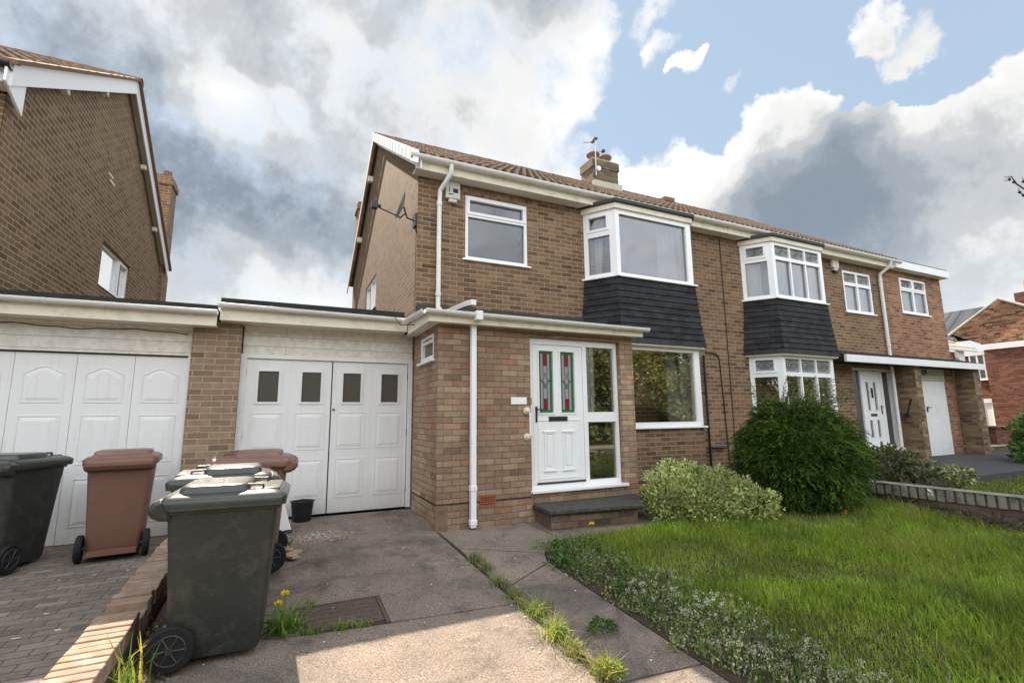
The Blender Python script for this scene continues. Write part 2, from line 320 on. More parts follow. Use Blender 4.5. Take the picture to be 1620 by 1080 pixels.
def leafmat(name, ca, cb, cc, rough=.55, trans=.25, spec=.3, patch=None):
    s = MT(name, rough, spec); g = s.n('ShaderNodeNewGeometry')
    c = s.ramp(g.outputs['Random Per Island'], [(0, ca), (.55, cb), (1, cc)])
    k = s.ramp(s.noise(2.2, 4, .6), [(.3, (.6,)*3), (.7, (1.35,)*3)]); c = s.mix(1.0, c, k, 'MULTIPLY')
    if patch:
        for q, (pc, sc, lo, hi, am) in enumerate(patch): c = s.mix(s.ramp(s.noise(sc, 4, .6, dist=q*.8), [(lo, (0, 0, 0)), (hi, (am,)*3)]), c, pc)
    s.col(c); out = s.t.nodes['Material Output']; tr = s.n('ShaderNodeBsdfTranslucent'); s.L(c, tr.inputs[0])
    mx = s.n('ShaderNodeMixShader'); mx.inputs[0].default_value = trans; s.L(s.b.outputs[0], mx.inputs[1]); s.L(tr.outputs[0], mx.inputs[2]); s.L(mx.outputs[0], out.inputs[0])
leafmat('conifer_leaf', (.020, .048, .005), (.040, .085, .008), (.075, .13, .014), trans=.15)
leafmat('conifer_tip', (.07, .13, .010), (.10, .18, .016), (.15, .24, .03))
leafmat('variegated_leaf', (.28, .36, .10), (.60, .64, .24), (.80, .78, .44), trans=.35)
leafmat('dark_leaf', (.025, .05, .02), (.045, .085, .03), (.08, .12, .05))
leafmat('weed_leaf', (.07, .15, .025), (.12, .24, .04), (.20, .34, .06), trans=.35)
leafmat('yellow_blade', (.25, .27, .04), (.42, .38, .07), (.50, .40, .16), trans=.4)
leafmat('grass_blade', (.14, .22, .014), (.26, .38, .03), (.42, .50, .08), trans=.45, patch=[((.36, .38, .07), .9, .48, .66, .55), ((.07, .13, .04), 1.4, .52, .68, .5), ((.30, .27, .12), 2.6, .60, .75, .6)])
leafmat('dry_blade', (.16, .15, .06), (.24, .20, .10), (.30, .25, .14), trans=.3)
leafmat('tree_leaf', (.10, .14, .04), (.19, .21, .08), (.30, .27, .13), trans=.35)
leafmat('brown_leaf', (.06, .05, .03), (.11, .09, .06), (.16, .15, .08))
leafmat('olive_leaf', (.10, .12, .04), (.20, .23, .09), (.33, .34, .16))
leafmat('cover_leaf', (.13, .17, .05), (.24, .28, .09), (.38, .40, .18), patch=[((.10, .08, .07), 1.7, .50, .66, .7)])
leafmat('purple_leaf', (.05, .035, .045), (.09, .06, .07), (.12, .09, .09))
leafmat('flower_white', (.42, .37, .28), (.56, .51, .42), (.70, .66, .58), trans=.3)
def lawnmat():
    s = MT('lawn_soil', 1, .1); s.col(s.ramp(s.noise(9, 6, .7), [(.3, (.025, .035, .012)), (.7, (.07, .085, .025))])); s.bump(s.noise(60, 4), .8, .01)
lawnmat()

# ------------------------------------------------------------------ mesh helpers
ORG = {}
class MB:
    def __init__(s): s.v = []; s.f = []; s.mi = []; s.O = Vector((0, 0, 0)); s.U = Vector((1, 0, 0)); s.N = Vector((0, -1, 0)); s.cur = 0
    def frame(s, O, U=(1, 0, 0), Nn=None):
        """local (u, d, v): along the wall, outward, up"""
        s.O = Vector(O); s.U = Vector(U).normalized(); s.N = Vector(Nn).normalized() if Nn else Vector((s.U.y, -s.U.x, 0)); return s
    def P(s, u, d, v): return s.O+s.U*u+s.N*d+Vector((0, 0, v))
    def quad(s, *pts): n = len(s.v); s.v += [tuple(p) for p in pts]; s.f.append(tuple(range(n, n+len(pts)))); s.mi.append(s.cur)
    def hexa(s, b, t):
        n = len(s.v); s.v += [tuple(p) for p in b]+[tuple(p) for p in t]
        for q in ((3, 2, 1, 0), (4, 5, 6, 7), (0, 1, 5, 4), (1, 2, 6, 5), (2, 3, 7, 6), (3, 0, 4, 7)): s.f.append(tuple(n+i for i in q)); s.mi.append(s.cur)
    def box(s, x0, x1, y0, y1, z0, z1):
        s.hexa([(x0, y0, z0), (x1, y0, z0), (x1, y1, z0), (x0, y1, z0)], [(x0, y0, z1), (x1, y0, z1), (x1, y1, z1), (x0, y1, z1)]); return s
    def lbox(s, u0, u1, d0, d1, v0, v1):
        P = s.P; s.hexa([P(u0, d1, v0), P(u1, d1, v0), P(u1, d0, v0), P(u0, d0, v0)], [P(u0, d1, v1), P(u1, d1, v1), P(u1, d0, v1), P(u0, d0, v1)]); return s
    def holes(s, w, h, hl, d0, d1, sides=True, back=False, u00=0, v00=0):
        """slab u00..w, v00..h between depth d0 (back) and d1 (front) with rectangular holes"""
        us = sorted({u00, w, *[x for q in hl for x in q[:2]]}); vs = sorted({v00, h, *[x for q in hl for x in q[2:4]]}); P = s.P
        for a, b in zip(us, us[1:]):
            for c, e in zip(vs, vs[1:]):
                if any(q[0] <= a+1e-6 and q[1] >= b-1e-6 and q[2] <= c+1e-6 and q[3] >= e-1e-6 for q in hl): continue
                s.quad(P(a, d1, c), P(b, d1, c), P(b, d1, e), P(a, d1, e))
                if back: s.quad(P(a, d0, e), P(b, d0, e), P(b, d0, c), P(a, d0, c))
        for q in hl:
            a, b, c, e = q[:4]
            s.quad(P(a, d0, c), P(b, d0, c), P(b, d1, c), P(a, d1, c)); s.quad(P(a, d1, e), P(b, d1, e), P(b, d0, e), P(a, d0, e))
            s.quad(P(a, d1, c), P(a, d1, e), P(a, d0, e), P(a, d0, c)); s.quad(P(b, d0, c), P(b, d0, e), P(b, d1, e), P(b, d1, c))
        if sides:
            a, b, c, e = u00, w, v00, h
            s.quad(P(a, d1, c), P(b, d1, c), P(b, d0, c), P(a, d0, c)); s.quad(P(a, d0, e), P(b, d0, e), P(b, d1, e), P(a, d1, e))
            s.quad(P(a, d0, c), P(a, d0, e), P(a, d1, e), P(a, d1, c)); s.quad(P(b, d1, c), P(b, d1, e), P(b, d0, e), P(b, d0, c))
        return s
    def prism(s, pts, z0, z1):
        n = len(s.v); k = len(pts); s.v += [(p[0], p[1], z0) for p in pts]+[(p[0], p[1], z1) for p in pts]
        s.f.append(tuple(range(n+k-1, n-1, -1))); s.f.append(tuple(range(n+k, n+2*k))); s.mi += [s.cur]*2
        for i in range(k): j = (i+1) % k; s.f.append((n+i, n+j, n+k+j, n+k+i)); s.mi.append(s.cur)
        return s
    def loft(s, rings, close=True, cap=True):
        n = len(s.v); k = len(rings[0])
        for r in rings: s.v += [tuple(p) for p in r]
        for a in range(len(rings)-1):
            for i in range(k if close else k-1):
                j = (i+1) % k; s.f.append((n+a*k+i, n+a*k+j, n+(a+1)*k+j, n+(a+1)*k+i)); s.mi.append(s.cur)
        if cap: s.f.append(tuple(n+i for i in range(k-1, -1, -1))); s.f.append(tuple(n+(len(rings)-1)*k+i for i in range(k))); s.mi += [s.cur]*2
        return s
    def tube(s, pts, r, seg=8, cap=True):
        pts = [Vector(p) for p in pts]; rs = r if isinstance(r, (list, tuple)) else [r]*len(pts); rings = []; prev = None
        for i, p in enumerate(pts):
            t = ((pts[min(i+1, len(pts)-1)]-pts[max(i-1, 0)])).normalized()
            ref = prev if prev is not None and abs(prev.dot(t)) < .95 else (Vector((0, 0, 1)) if abs(t.z) < .9 else Vector((1, 0, 0)))
            a = (ref-t*ref.dot(t)).normalized(); b = t.cross(a); prev = a
            rings.append([p+(a*math.cos(2*math.pi*q/seg)+b*math.sin(2*math.pi*q/seg))*rs[i] for q in range(seg)])
        return s.loft(rings, cap=cap)
    def lathe(s, c, prof, seg=20, axis='z'):
        rings = []
        for r, z in prof:
            ring = []
            for q in range(seg):
                a = 2*math.pi*q/seg; x, y = r*math.cos(a), r*math.sin(a)
                p = {'z': (x, y, z), 'y': (x, z, y), 'x': (z, x, y)}[axis]; ring.append((c[0]+p[0], c[1]+p[1], c[2]+p[2]))
            rings.append(ring)
        return s.loft(rings)
    def build(s, name, mat, parent=None, bevel=0, smooth=False, seg=2):
        me = bpy.data.meshes.new(name); o0 = ORG.get(parent, Vector((0, 0, 0)))
        me.from_pydata([(v[0]-o0.x, v[1]-o0.y, v[2]-o0.z) for v in s.v], [], s.f)
        for m in (mat if isinstance(mat, (list, tuple)) else [mat]): me.materials.append(MATS[m])
        me.polygons.foreach_set('material_index', s.mi); me.update()
        o = bpy.data.objects.new(name, me); COL.objects.link(o)
        if parent is not None: o.parent = parent
        ORG[o] = o0.copy()
        if bevel:
            b = o.modifiers.new('bevel', 'BEVEL'); b.width = bevel; b.segments = seg; b.limit_method = 'ANGLE'; b.angle_limit = R(40)
        if smooth:
            me.polygons.foreach_set('use_smooth', [True]*len(me.polygons))
            try: me.set_sharp_from_angle(angle=R(40))
            except Exception: pass
        return o
def recalc(o):
    import bmesh
    bm = bmesh.new(); bm.from_mesh(o.data); bmesh.ops.recalc_face_normals(bm, faces=bm.faces); bm.to_mesh(o.data); bm.free(); return o
def tag(o, label=None, cat=None, group=None, kind=None):
    for k, v in (('label', label), ('category', cat), ('group', group), ('kind', kind)):
        if v: o[k] = v
    return o
def thing(name, loc, label, cat, group=None):
    o = bpy.data.objects.new(name, None); COL.objects.link(o); o.location = loc; ORG[o] = Vector(loc); o.empty_display_size = .2
    return tag(o, label, cat, group)
def copy_thing(o, loc, rz, label, group=None, par=None):
    c = o.copy(); COL.objects.link(c)
    if par is None:
        c.location = loc; c.rotation_euler = (0, 0, rz); c['label'] = label
        if group: c['group'] = group
    else: c.parent = par
    for ch in list(o.children): copy_thing(ch, None, 0, None, None, c)
    return c
def npmesh(name, V, F, mats, mi=None, parent=None, origin=None, smooth=False):
    V = np.asarray(V, np.float32); F = np.asarray(F, np.int32); me = bpy.data.meshes.new(name)
    if origin is not None: V = V-np.array(origin, np.float32)
    k = F.shape[1]; me.vertices.add(len(V)); me.vertices.foreach_set('co', V.ravel())
    me.loops.add(F.size); me.loops.foreach_set('vertex_index', F.ravel()); me.polygons.add(len(F))
    me.polygons.foreach_set('loop_start', np.arange(0, F.size, k, dtype=np.int32)); me.polygons.foreach_set('loop_total', np.full(len(F), k, np.int32))
    for m in mats: me.materials.append(MATS[m])
    if mi is not None: me.polygons.foreach_set('material_index', np.asarray(mi, np.int32))
    if smooth: me.polygons.foreach_set('use_smooth', np.ones(len(F), bool))
    me.update(calc_edges=True); me.validate()
    o = bpy.data.objects.new(name, me); COL.objects.link(o)
    if parent is not None: o.parent = parent
    return o
def unit(a): return a/np.maximum(np.linalg.norm(a, axis=1, keepdims=True), 1e-9)
def rnd(n, s=1.): return rng.normal(size=(n, 3))*s
def leafgeo(P, D, L, Wd, droop=0.):
    """diamond leaves folded on the midrib"""
    n = len(P); D = unit(D); Sd = unit(np.cross(D, rnd(n))); L = np.broadcast_to(L, n)[:, None]; Wd = np.broadcast_to(Wd, n)[:, None]
    tip = P+D*L; tip[:, 2] -= (L*droop)[:, 0]
    mid = P+D*L*.5
    V = np.stack([P, mid+Sd*Wd/2, tip, mid-Sd*Wd/2], 1).reshape(-1, 3)
    return V, np.arange(n*4).reshape(n, 4)
def bladegeo(P, H, Wd, lean=.35, curl=.3):
    """grass blades: quad strip made of two quads (tip nearly closed)"""
    n = len(P); a = rng.uniform(0, 2*np.pi, n); d = np.stack([np.cos(a), np.sin(a), np.zeros(n)], 1); sd = np.stack([-np.sin(a), np.cos(a), np.zeros(n)], 1)
    H = np.broadcast_to(H, n)[:, None]; Wd = np.broadcast_to(Wd, n)[:, None]; le = np.abs(rng.normal(0, lean, (n, 1)))
    up = np.array([[0, 0, 1.]]); m = P+up*H*.55+d*H*le*.35; t = P+up*H*(1-.25*le)+d*H*(le+curl*rng.uniform(0, 1, (n, 1))*.6)
    V = np.stack([P-sd*Wd/2, P+sd*Wd/2, m+sd*Wd*.42, m-sd*Wd*.42, t+sd*Wd*.06, t-sd*Wd*.06], 1).reshape(-1, 3)
    b = np.arange(n)[:, None]*6; F = np.concatenate([b+np.array([[0, 1, 2, 3]]), b+np.array([[3, 2, 4, 5]])], 1).reshape(-1, 4)
    return V, F
def zg(y): return -1.335+.06*(min(max(y, -1.5), 8)-5.8)
def zl(x, y): return zgn(y)+.016*(np.maximum(x, 3)-3)
def zgn(y): return -1.335+.06*(np.clip(y, -1.5, 8)-5.8)

# ------------------------------------------------------------------ the setting
def sheet(name, mat, polys, thick=.0, dz=0., zf=zg, sub=.5):
    """horizontal sheets following the slope; polys = list of XY polygons"""
    b = MB()
    for p in polys:
        n = len(b.v); k = len(p)
        b.v += [(x, y, zf(y)+dz) for x, y in p]; b.f.append(tuple(range(n, n+k))); b.mi.append(0)
        if thick:
            b.v += [(x, y, zf(y)+dz-thick) for x, y in p]
            for i in range(k): j = (i+1) % k; b.f.append((n+i, n+k+i, n+k+j, n+j)); b.mi.append(0)
    return tag(b.build(name, mat), kind='structure')
b = MB(); ys = [-400, -1.5, 8, 500]
for y0, y1 in zip(ys, ys[1:]): b.quad((-500, y0, zg(y0)-.07), (600, y0, zg(y0)-.07), (600, y1, zg(y1)-.07), (-500, y1, zg(y1)-.07))
tag(b.build('ground', 'soil'), kind='structure')
sheet('joint_soil', 'soil', [[(-.74, -1.2), (2.47, -1.2), (2.47, 5.78), (-.74, 7.0)]], .02, dz=-.012)
# driveway: concrete bays with open joints
J = .007
sheet('driveway', 'concrete', [
    [(-.74, -1.2), (1.80, -1.2), (1.76, 3.69), (.80, 3.77-.01), (.20, 3.83-.01), (-.74, 3.98)],
    [(-.74, 4.0), (.20, 3.845), (.20, 4.29), (.80, 4.29), (.80, 3.785), (1.76, 3.71), (1.74, 4.76), (1.55, 4.957), (1.32, 5.72), (1.235, 7.02), (-.74, 7.02)],
    [(1.324, 5.72), (1.555, 4.962), (1.738, 4.78), (1.72, 5.79), (1.72, 7.02), (1.239, 7.02)]], .05)
sheet('path', 'concrete', [
    [(1.85, -1.2), (2.46, -1.2), (2.46, 2.47), (1.84, 2.52)],
    [(1.84, 2.54), (2.46, 2.49), (2.46, 4.40), (1.80, 3.99)],
    [(1.80, 4.01), (2.45, 4.42), (2.55, 4.66), (1.78, 5.13)],
    [(1.78, 5.155), (2.56, 4.68), (2.95, 5.00), (2.90, 5.79), (1.75, 5.79)],
    [(2.97, 5.0), (8.0, 5.0), (8.0, 5.55), (6.0, 5.79), (2.92, 5.79)]], .05, dz=-.003)
def pz(y): return -1.325-.022*(7-min(max(y, -1.5), 7))
sheet('paving_edge', 'soil', [[(-9, -1.2), (-.98, -1.2), (-.98, 7.0), (-9, 7.0)]], .0, dz=-.02, zf=lambda y: -1.325-.022*(7-min(max(y, -1.5), 7)))
sheet('neighbour_driveway', 'paver', [[(-9, -1.2), (-.985, -1.2), (-.985, 7.03), (-9, 7.03)]], .05, zf=pz)
b = MB(); b.quad(*[(x, y, float(zl(x, y))-.012) for x, y in ((3.05, -1.2), (8.11, -1.2), (8.11, 4.97), (3.0, 4.97))]); b.quad(*[(x, y, z) for x, y, z in ((3.0, 4.97, float(zl(3., 4.97))-.012), (8.11, 4.97, float(zl(8.11, 4.97))-.012), (8.11, 4.98, -1.5), (3.0, 4.98, -1.5))]); tag(b.build('lawn', 'lawn_soil'), kind='structure')
sheet('flower_bed', 'soil', [[(2.462, -1.2), (3.10, -1.2), (3.05, 4.97), (2.98, 5.0), (2.57, 4.67), (2.46, 4.41)], [(4.9, 4.98), (8.1, 4.98), (8.1, 6.5), (6.9, 6.49), (4.9, 6.49)]], .02, dz=.004)
sheet('neighbour_lawn', 'lawn_soil', [[(8.34, -1.2), (30, -1.2), (30, 4.9), (8.34, 4.9)]], .03, dz=.03)
sheet('tarmac_drive', 'tarmac', [[(12.1, 4.95), (40, 4.95), (40, 8.2), (14.6, 8.2), (14.6, 7.0), (12.1, 6.97)]], .16, dz=.14)
sheet('neighbour_bed', 'soil', [[(8.34, 4.91), (12.08, 4.91), (12.08, 6.98), (8.34, 6.98)]], .05, dz=.05)
sheet('pavement', 'pavement_slab', [[(-60, -3.3), (80, -3.3), (80, -1.22), (-60, -1.22)], [(-60, -13), (80, -13), (80, -11), (-60, -11)]], .06, dz=-.02)
sheet('road', 'asphalt', [[(-60, -10.98), (80, -10.98), (80, -3.32), (-60, -3.32)]], .02, dz=-.06)
sheet('verge', 'lawn_soil', [[(-60, -60), (80, -60), (80, -13.02), (-60, -13.02)]], .02, dz=-.01)

# ------------------------------------------------------------------ building helpers
def window(parent, O, U, w, h, panes, name='window', mat='white_upvc', pm='pane', sill=True, dep=.07, sillw=.05, leaded=None, d=0, label=None, post=0):
    """frame mesh with pane and sill children; panes = (u0,u1,v0,v1,sash)"""
    b = MB().frame(O, U); b.holes(w, h, [p[:4] for p in panes], -dep+d, d, back=False)
    for p in panes:
        if len(p) > 4 and p[4]:
            a, c, e, f = p[:4]; g = .045
            b.holes(c+g, f+g, [(a, c, e, f)], d, d+.014, u00=a-g, v00=e-g)
    if post: b.lbox(-post, 0, -dep+d, d+.008, 0, h)
    fr = b.build(name, mat, parent, bevel=.004)
    if label: fr['label'] = label
    for kind in (0, 1):
        q = [p for p in panes if (len(p) > 5 and p[5]) == bool(kind)]
        if not q: continue
        for p in q: MB().frame(O, U).lbox(p[0]+.001, p[1]-.001, d-.052, d-.040, p[2]+.001, p[3]-.001).build('pane', 'pane_leaded' if kind else pm, fr)
        if kind:
            for p in q:
                lm = MB().frame(O, U)
                cx, cz = (p[0]+p[1])/2, (p[2]+p[3])/2; ww, hh = p[1]-p[0], p[3]-p[2]
                for rx, rz in ((.36, .30), (.22, .16), (.07, .07)):
                    pts = [lm.P(cx+math.cos(t*math.pi/8)*ww*rx, d-.036, cz+math.sin(t*math.pi/8)*hh*rz) for t in range(17)]
                    lm.tube(pts, .006, 4)
                for sx in (-1, 1): lm.tube([lm.P(cx+sx*ww*.36, d-.036, cz), lm.P(cx+sx*ww*.5, d-.036, cz+hh*.12)], .005, 4)
                lm.tube([lm.P(p[0], d-.036, p[3]-.03), lm.P(cx, d-.036, p[3]-hh*.1), lm.P(p[1], d-.036, p[3]-.03)], .005, 4)
                lm.build('lead_pattern', 'number_black', fr)
    if sill:
        sm = MB().frame(O, U); sm.lbox(-.05, w+.05, -dep+d, d+sillw, -.032, -.001); sm.build('sill', mat, fr, bevel=.005)
    return fr
def curtain(parent, O, U, w, h, mat='net_curtain', folds=7, amp=.025, name='curtain', taper=0.):
    o = Vector(O); u = Vector(U).normalized(); nn = Vector((u.y, -u.x, 0)); n = folds*8; V = []; F = []
    for j in range(5):
        for i in range(n+1):
            t = i/n; s = j/4; p = o+u*(w*t*(1-taper*(s if s < .5 else s)))+nn*(math.sin(t*folds*2*math.pi+math.sin(s*3)*.8)*amp*(.6+.4*math.sin(i*1.7)))+Vector((0, 0, h*(1-s))); V.append(p)
    for j in range(4):
        for i in range(n): a = j*(n+1)+i; F.append((a, a+1, a+n+2, a+n+1))
    m = MB(); m.v = [tuple(p) for p in V]; m.f = F; m.mi = [0]*len(F); return m.build(name, mat, parent, smooth=True)
def gutter(parent, p0, p1, r=.055, mat='gutter_white', brackets=True, name='gutter', step=1.05):
    p0, p1 = Vector(p0), Vector(p1); d = (p1-p0); L = d.length; d.normalize(); n = Vector((d.y, -d.x, 0)).normalized(); b = MB()
    def ring(p, rr, th=.006): return [p+n*(math.cos(a)*rr)+Vector((0, 0, math.sin(a)*rr)) for a in [math.pi+math.pi*i/10 for i in range(11)]]+[p+n*(math.cos(a)*(rr-th))+Vector((0, 0, math.sin(a)*(rr-th)+.002)) for a in [2*math.pi-math.pi*i/10 for i in range(11)]]
    b.loft([ring(p0, r), ring(p1, r)])
    for e in (p0, p1): b.loft([ring(e-d*.012, r+.006), ring(e+d*.012, r+.006)])
    if brackets:
        k = max(1, int(L/step))
        for i in range(k):
            c = p0+d*(L*(i+.5)/k); b.loft([ring(c-d*.016, r+.007), ring(c+d*.016, r+.007)])
    return recalc(b.build(name, mat, parent))
def tiled_slope(name, parent, x0, x1, ya, za, yb, zb, mat='roof_tile', per=.15, course=.34, amp=.012, thick=.05):
    """interlocking tile slope from eave (ya,za) to ridge (yb,zb); real rolls and course steps"""
    L = math.hypot(yb-ya, zb-za); nC = max(1, round(L/course)); cs = L/nC; ty, tz = (yb-ya)/L, (zb-za)/L; sg = 1 if ya < yb else -1; ny, nz = -tz*sg, abs(ty)
    nx = int((x1-x0)/per*6); xs = np.linspace(x0, x1, nx+1); ph = ((xs-x0)/per) % 1.0
    prof = amp*np.clip(np.sin(np.pi*ph/.55), 0, 1)**.8*(ph < .55); rows = []
    for c in range(nC):
        jit = rng.normal(0, .0025, nx//12+2); jj = np.repeat(jit, 12)[:nx+1]
        for s, h in ((c*cs, .036), ((c+1)*cs, .002)):
            hh = prof+h+thick*.0+jj; rows.append(np.stack([xs, ya+ty*s+ny*hh, za+tz*s+nz*hh], 1))
    hh = np.zeros_like(xs)-.02
    rows.insert(0, np.stack([xs, ya+ny*hh, za+nz*hh], 1))
    V = np.concatenate(rows); m = nx+1; F = []
    i = np.arange(nx)
    for r in range(len(rows)-1): a = r*m+i; F.append(np.stack([a, a+1, a+1+m, a+m], 1) if sg > 0 else np.stack([a, a+m, a+1+m, a+1], 1))
    o = npmesh(name, V, np.concatenate(F), [mat], parent=parent, origin=ORG[parent]); return o

E_Y, E_Z, R_Y, R_Z, B_Y = 6.74, 3.95, 10.85, 6.56, 14.96      # eaves, ridge, rear eaves
def gable(parent, x, mat, out, openings=(), zbot=-1.3, name='gable_wall', y0=7.0, y1=14.7):
    """gable wall in the plane X=x facing out (+1/-1), with window openings (y0,y1,z0,z1)"""
    b = MB(); U = (0, 1, 0) if out > 0 else (0, -1, 0)
    def top(y): return E_Z-.10+(min(y, 2*R_Y-y)-E_Y)*(R_Z-E_Z)/(R_Y-E_Y)
    ys = sorted({y0, R_Y, y1, *[q for o in openings for q in o[:2]]}); zs = sorted({zbot, 3.6, *[q for o in openings for q in o[2:]]})
    def q(*p): b.quad(*(p if out > 0 else p[::-1]))
    for a, c in zip(ys, ys[1:]):
        for e, f in zip(zs, zs[1:]):
            if any(o[0] <= a+1e-6 and o[1] >= c-1e-6 and o[2] <= e+1e-6 and o[3] >= f-1e-6 for o in openings): continue
            q((x, a, e), (x, c, e), (x, c, f), (x, a, f))
        q((x, a, 3.6), (x, c, 3.6), (x, c, top(c)), (x, a, top(a)))
    for o in openings:
        a, c, e, f = o; X2 = x-out*.14
        b.quad((x, a, e), (X2, a, e), (X2, a, f), (x, a, f)); b.quad((x, c, f), (X2, c, f), (X2, c, e), (x, c, e)); b.quad((x, a, f), (X2, a, f), (X2, c, f), (x, c, f)); b.quad((x, a, e), (x, c, e), (X2, c, e), (X2, a, e))
    return b.build(name, mat, parent)
def bargeboard(parent, x, out, mat='white_upvc', h=.20, name='bargeboard', front=True, rear=True, yA=6.66):
    b = MB(); sl = (R_Z-E_Z)/(R_Y-E_Y)
    def zz(y): return E_Z+(min(y, 2*R_Y-y)-E_Y)*sl-.01
    x0, x1 = (x, x+.025*out) if out > 0 else (x+.025*out, x)
    segs = ([(yA, R_Y)] if front else [])+([(R_Y+.001, 2*R_Y-yA)] if rear else [])
    for a, c in segs: b.hexa([(x0, a, zz(a)-h), (x1, a, zz(a)-h), (x1, c, zz(c)-h), (x0, c, zz(c)-h)], [(x0, a, zz(a)), (x1, a, zz(a)), (x1, c, zz(c)), (x0, c, zz(c))])
    return b.build(name, mat, parent, bevel=.004)
def ridge(parent, x0, x1, mat='ridge_clay'):
    b = MB(); n = int((x1-x0)/.45)
    for i in range(n):
        a = x0+(x1-x0)*i/n; c = x0+(x1-x0)*(i+1)/n+.02
        ring = lambda x, r: [(x, R_Y+math.cos(t)*r, R_Z-.05+math.sin(t)*r*.95) for t in [math.pi*k/8 for k in range(9)]]
        b.loft([ring(a, .125), ring(c-.001, .115)], close=False, cap=False)
    return b.build('ridge_tiles', mat, parent)
def eaves(parent, x0, x1, y=E_Y, z=3.89, mat='cream_paint', depth=.25, fh=.155):
    f = MB().box(x0, x1, y+.02, y+.045, z-.02-fh, z-.0); f.build('fascia', mat, parent, bevel=.003)
    s = MB().box(x0+.01, x1-.01, y+.046, 6.999, z-fh-.012, z-fh); s.build('soffit', 'cream_soffit', parent)
def offset_poly(pts, o):
    """offset an open polyline outwards (to its right-hand, street side) keeping both ends on the wall line"""
    n = len(pts); P = [Vector((p[0], p[1], 0)) for p in pts]; out = []
    nm = []
    for a, c in zip(P, P[1:]): d = (c-a).normalized(); nm.append(Vector((d.y, -d.x, 0)))
    for i in range(n):
        if i == 0: d = (P[1]-P[0]).normalized(); q = P[0]+nm[0]*o; q -= d*((q.y-P[0].y)/d.y) if abs(d.y) > 1e-6 else Vector()
        elif i == n-1: d = (P[-1]-P[-2]).normalized(); q = P[-1]+nm[-1]*o; q -= d*((q.y-P[-1].y)/d.y) if abs(d.y) > 1e-6 else Vector()
        else: m = (nm[i-1]+nm[i]).normalized(); q = P[i]+m*(o/m.dot(nm[i]))
        out.append((q.x, q.y))
    return out
def bay(parent, pl, zs, label_up, wins_up, wins_lo, brick_mat, up_panes_leaded=False, low_z=(-.20, 1.19)):
    """two storey canted bay on plan polyline pl; tile band between"""
    zt0, zt1 = 1.22, 2.36
    # roof and fascia
    rf = MB(); o = offset_poly(pl, .085); rf.prism([*o], 3.70, 3.765); r = recalc(rf.build('bay_roof', 'lead', parent, bevel=.006))
    f = MB(); f.prism([*offset_poly(pl, .04)], 3.60, 3.70); recalc(f.build('bay_fascia', 'cream_paint', parent, bevel=.005))
    f = MB(); f.prism([*offset_poly(pl, .10)], 1.17, 1.215); recalc(f.build('bay_soffit', 'cream_paint', parent, bevel=.004))
    # tile band: real overlapping courses
    t = MB(); nC = 10; 
    for c in range(nC):
        z1 = zt1-(zt1-zt0)*c/nC; z0 = zt1-(zt1-zt0)*(c+1)/nC-.012; o1 = .010+.105*(c/nC)**1.3; o0 = .032+.105*((c+1)/nC)**1.3
        A = offset_poly(pl, o1); B = offset_poly(pl, o0); C = offset_poly(pl, o0-.014)
        for i in range(len(pl)-1):
            t.quad((*B[i], z0), (*B[i+1], z0), (*A[i+1], z1), (*A[i], z1)); t.quad((*C[i], z0), (*C[i+1], z0), (*B[i+1], z0), (*B[i], z0))
    t.build('tile_hanging', 'slate_tile', parent)
    # brick plinth under the lower window
    lw = MB()
    for a, c in zip(pl, pl[1:]):
        d = Vector((c[0]-a[0], c[1]-a[1], 0)); lw.frame((a[0], a[1], -1.45), d); lw.quad(lw.P(0, 0, 0), lw.P(d.length, 0, 0), lw.P(d.length, 0, low_z[0]+1.45-.033), lw.P(0, 0, low_z[0]+1.45-.033))
    lw.build('bay_plinth', brick_mat, parent)
    res = []
    for wl, (z0, z1), up in ((wins_up, (2.39, 3.60), True), (wins_lo, low_z, False)):
        fr = None
        for i, (a, c) in enumerate(zip(pl, pl[1:])):
            d = Vector((c[0]-a[0], c[1]-a[1], 0)); w = d.length; d.normalize(); h = z1-z0
            if wl[i] is None: continue
            panes = [(p[0]*w, p[1]*w, p[2]*h, p[3]*h, *p[4:]) for p in wl[i]]
            k = window(parent, (a[0], a[1], z0), d, w, h, panes, name='bay_window', pm='pane' if up else 'pane_low', sillw=.06, post=.0)
            res.append(k)
    return res

# ------------------------------------------------------------------ the main house (left half of the pair)
H = thing('semi_detached_house', (5, 7, -1.26), 'brown brick semi-detached house behind the porch with the stained glass door', 'house', None)
def facade(parent, x0, x1, z0, z1, openings, mat, name='front_wall', y=7.0):
    b = MB().frame((x0, y, z0)); return b.holes(x1-x0, z1-z0, [(a-x0, c-x0, e-z0, f-z0) for a, c, e, f in openings], -.14, 0, sides=False).build(name, mat, parent)
facade(H, 1.72, 8.195, -1.45, 3.76, [(2.50, 3.615, 2.49, 3.565)], 'main_brick')
MB().frame((2.28, 6.997, 3.568)).holes(1.55, .125, [], -.01, 0).build('window_arch_course', 'soldier_brick', H)
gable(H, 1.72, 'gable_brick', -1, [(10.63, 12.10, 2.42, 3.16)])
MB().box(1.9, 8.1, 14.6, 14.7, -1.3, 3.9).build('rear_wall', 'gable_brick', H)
b = MB(); b.quad((8.12, 7.2, -1.3), (8.12, 14.5, -1.3), (8.12, 14.5, 3.9), (8.12, R_Y, 6.3), (8.12, 7.2, 3.9)); b.build('party_wall', 'interior', H)
MB().box(1.9, 8.05, 7.2, 14.5, 1.30, 1.42).box(1.9, 8.05, 9.6, 9.7, -1.2, 3.8).build('inner_floor', 'interior', H)
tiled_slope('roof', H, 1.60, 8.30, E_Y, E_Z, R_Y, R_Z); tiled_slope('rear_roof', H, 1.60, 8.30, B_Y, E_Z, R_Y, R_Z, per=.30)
ridge(H, 1.60, 8.30); eaves(H, 1.62, 8.19)
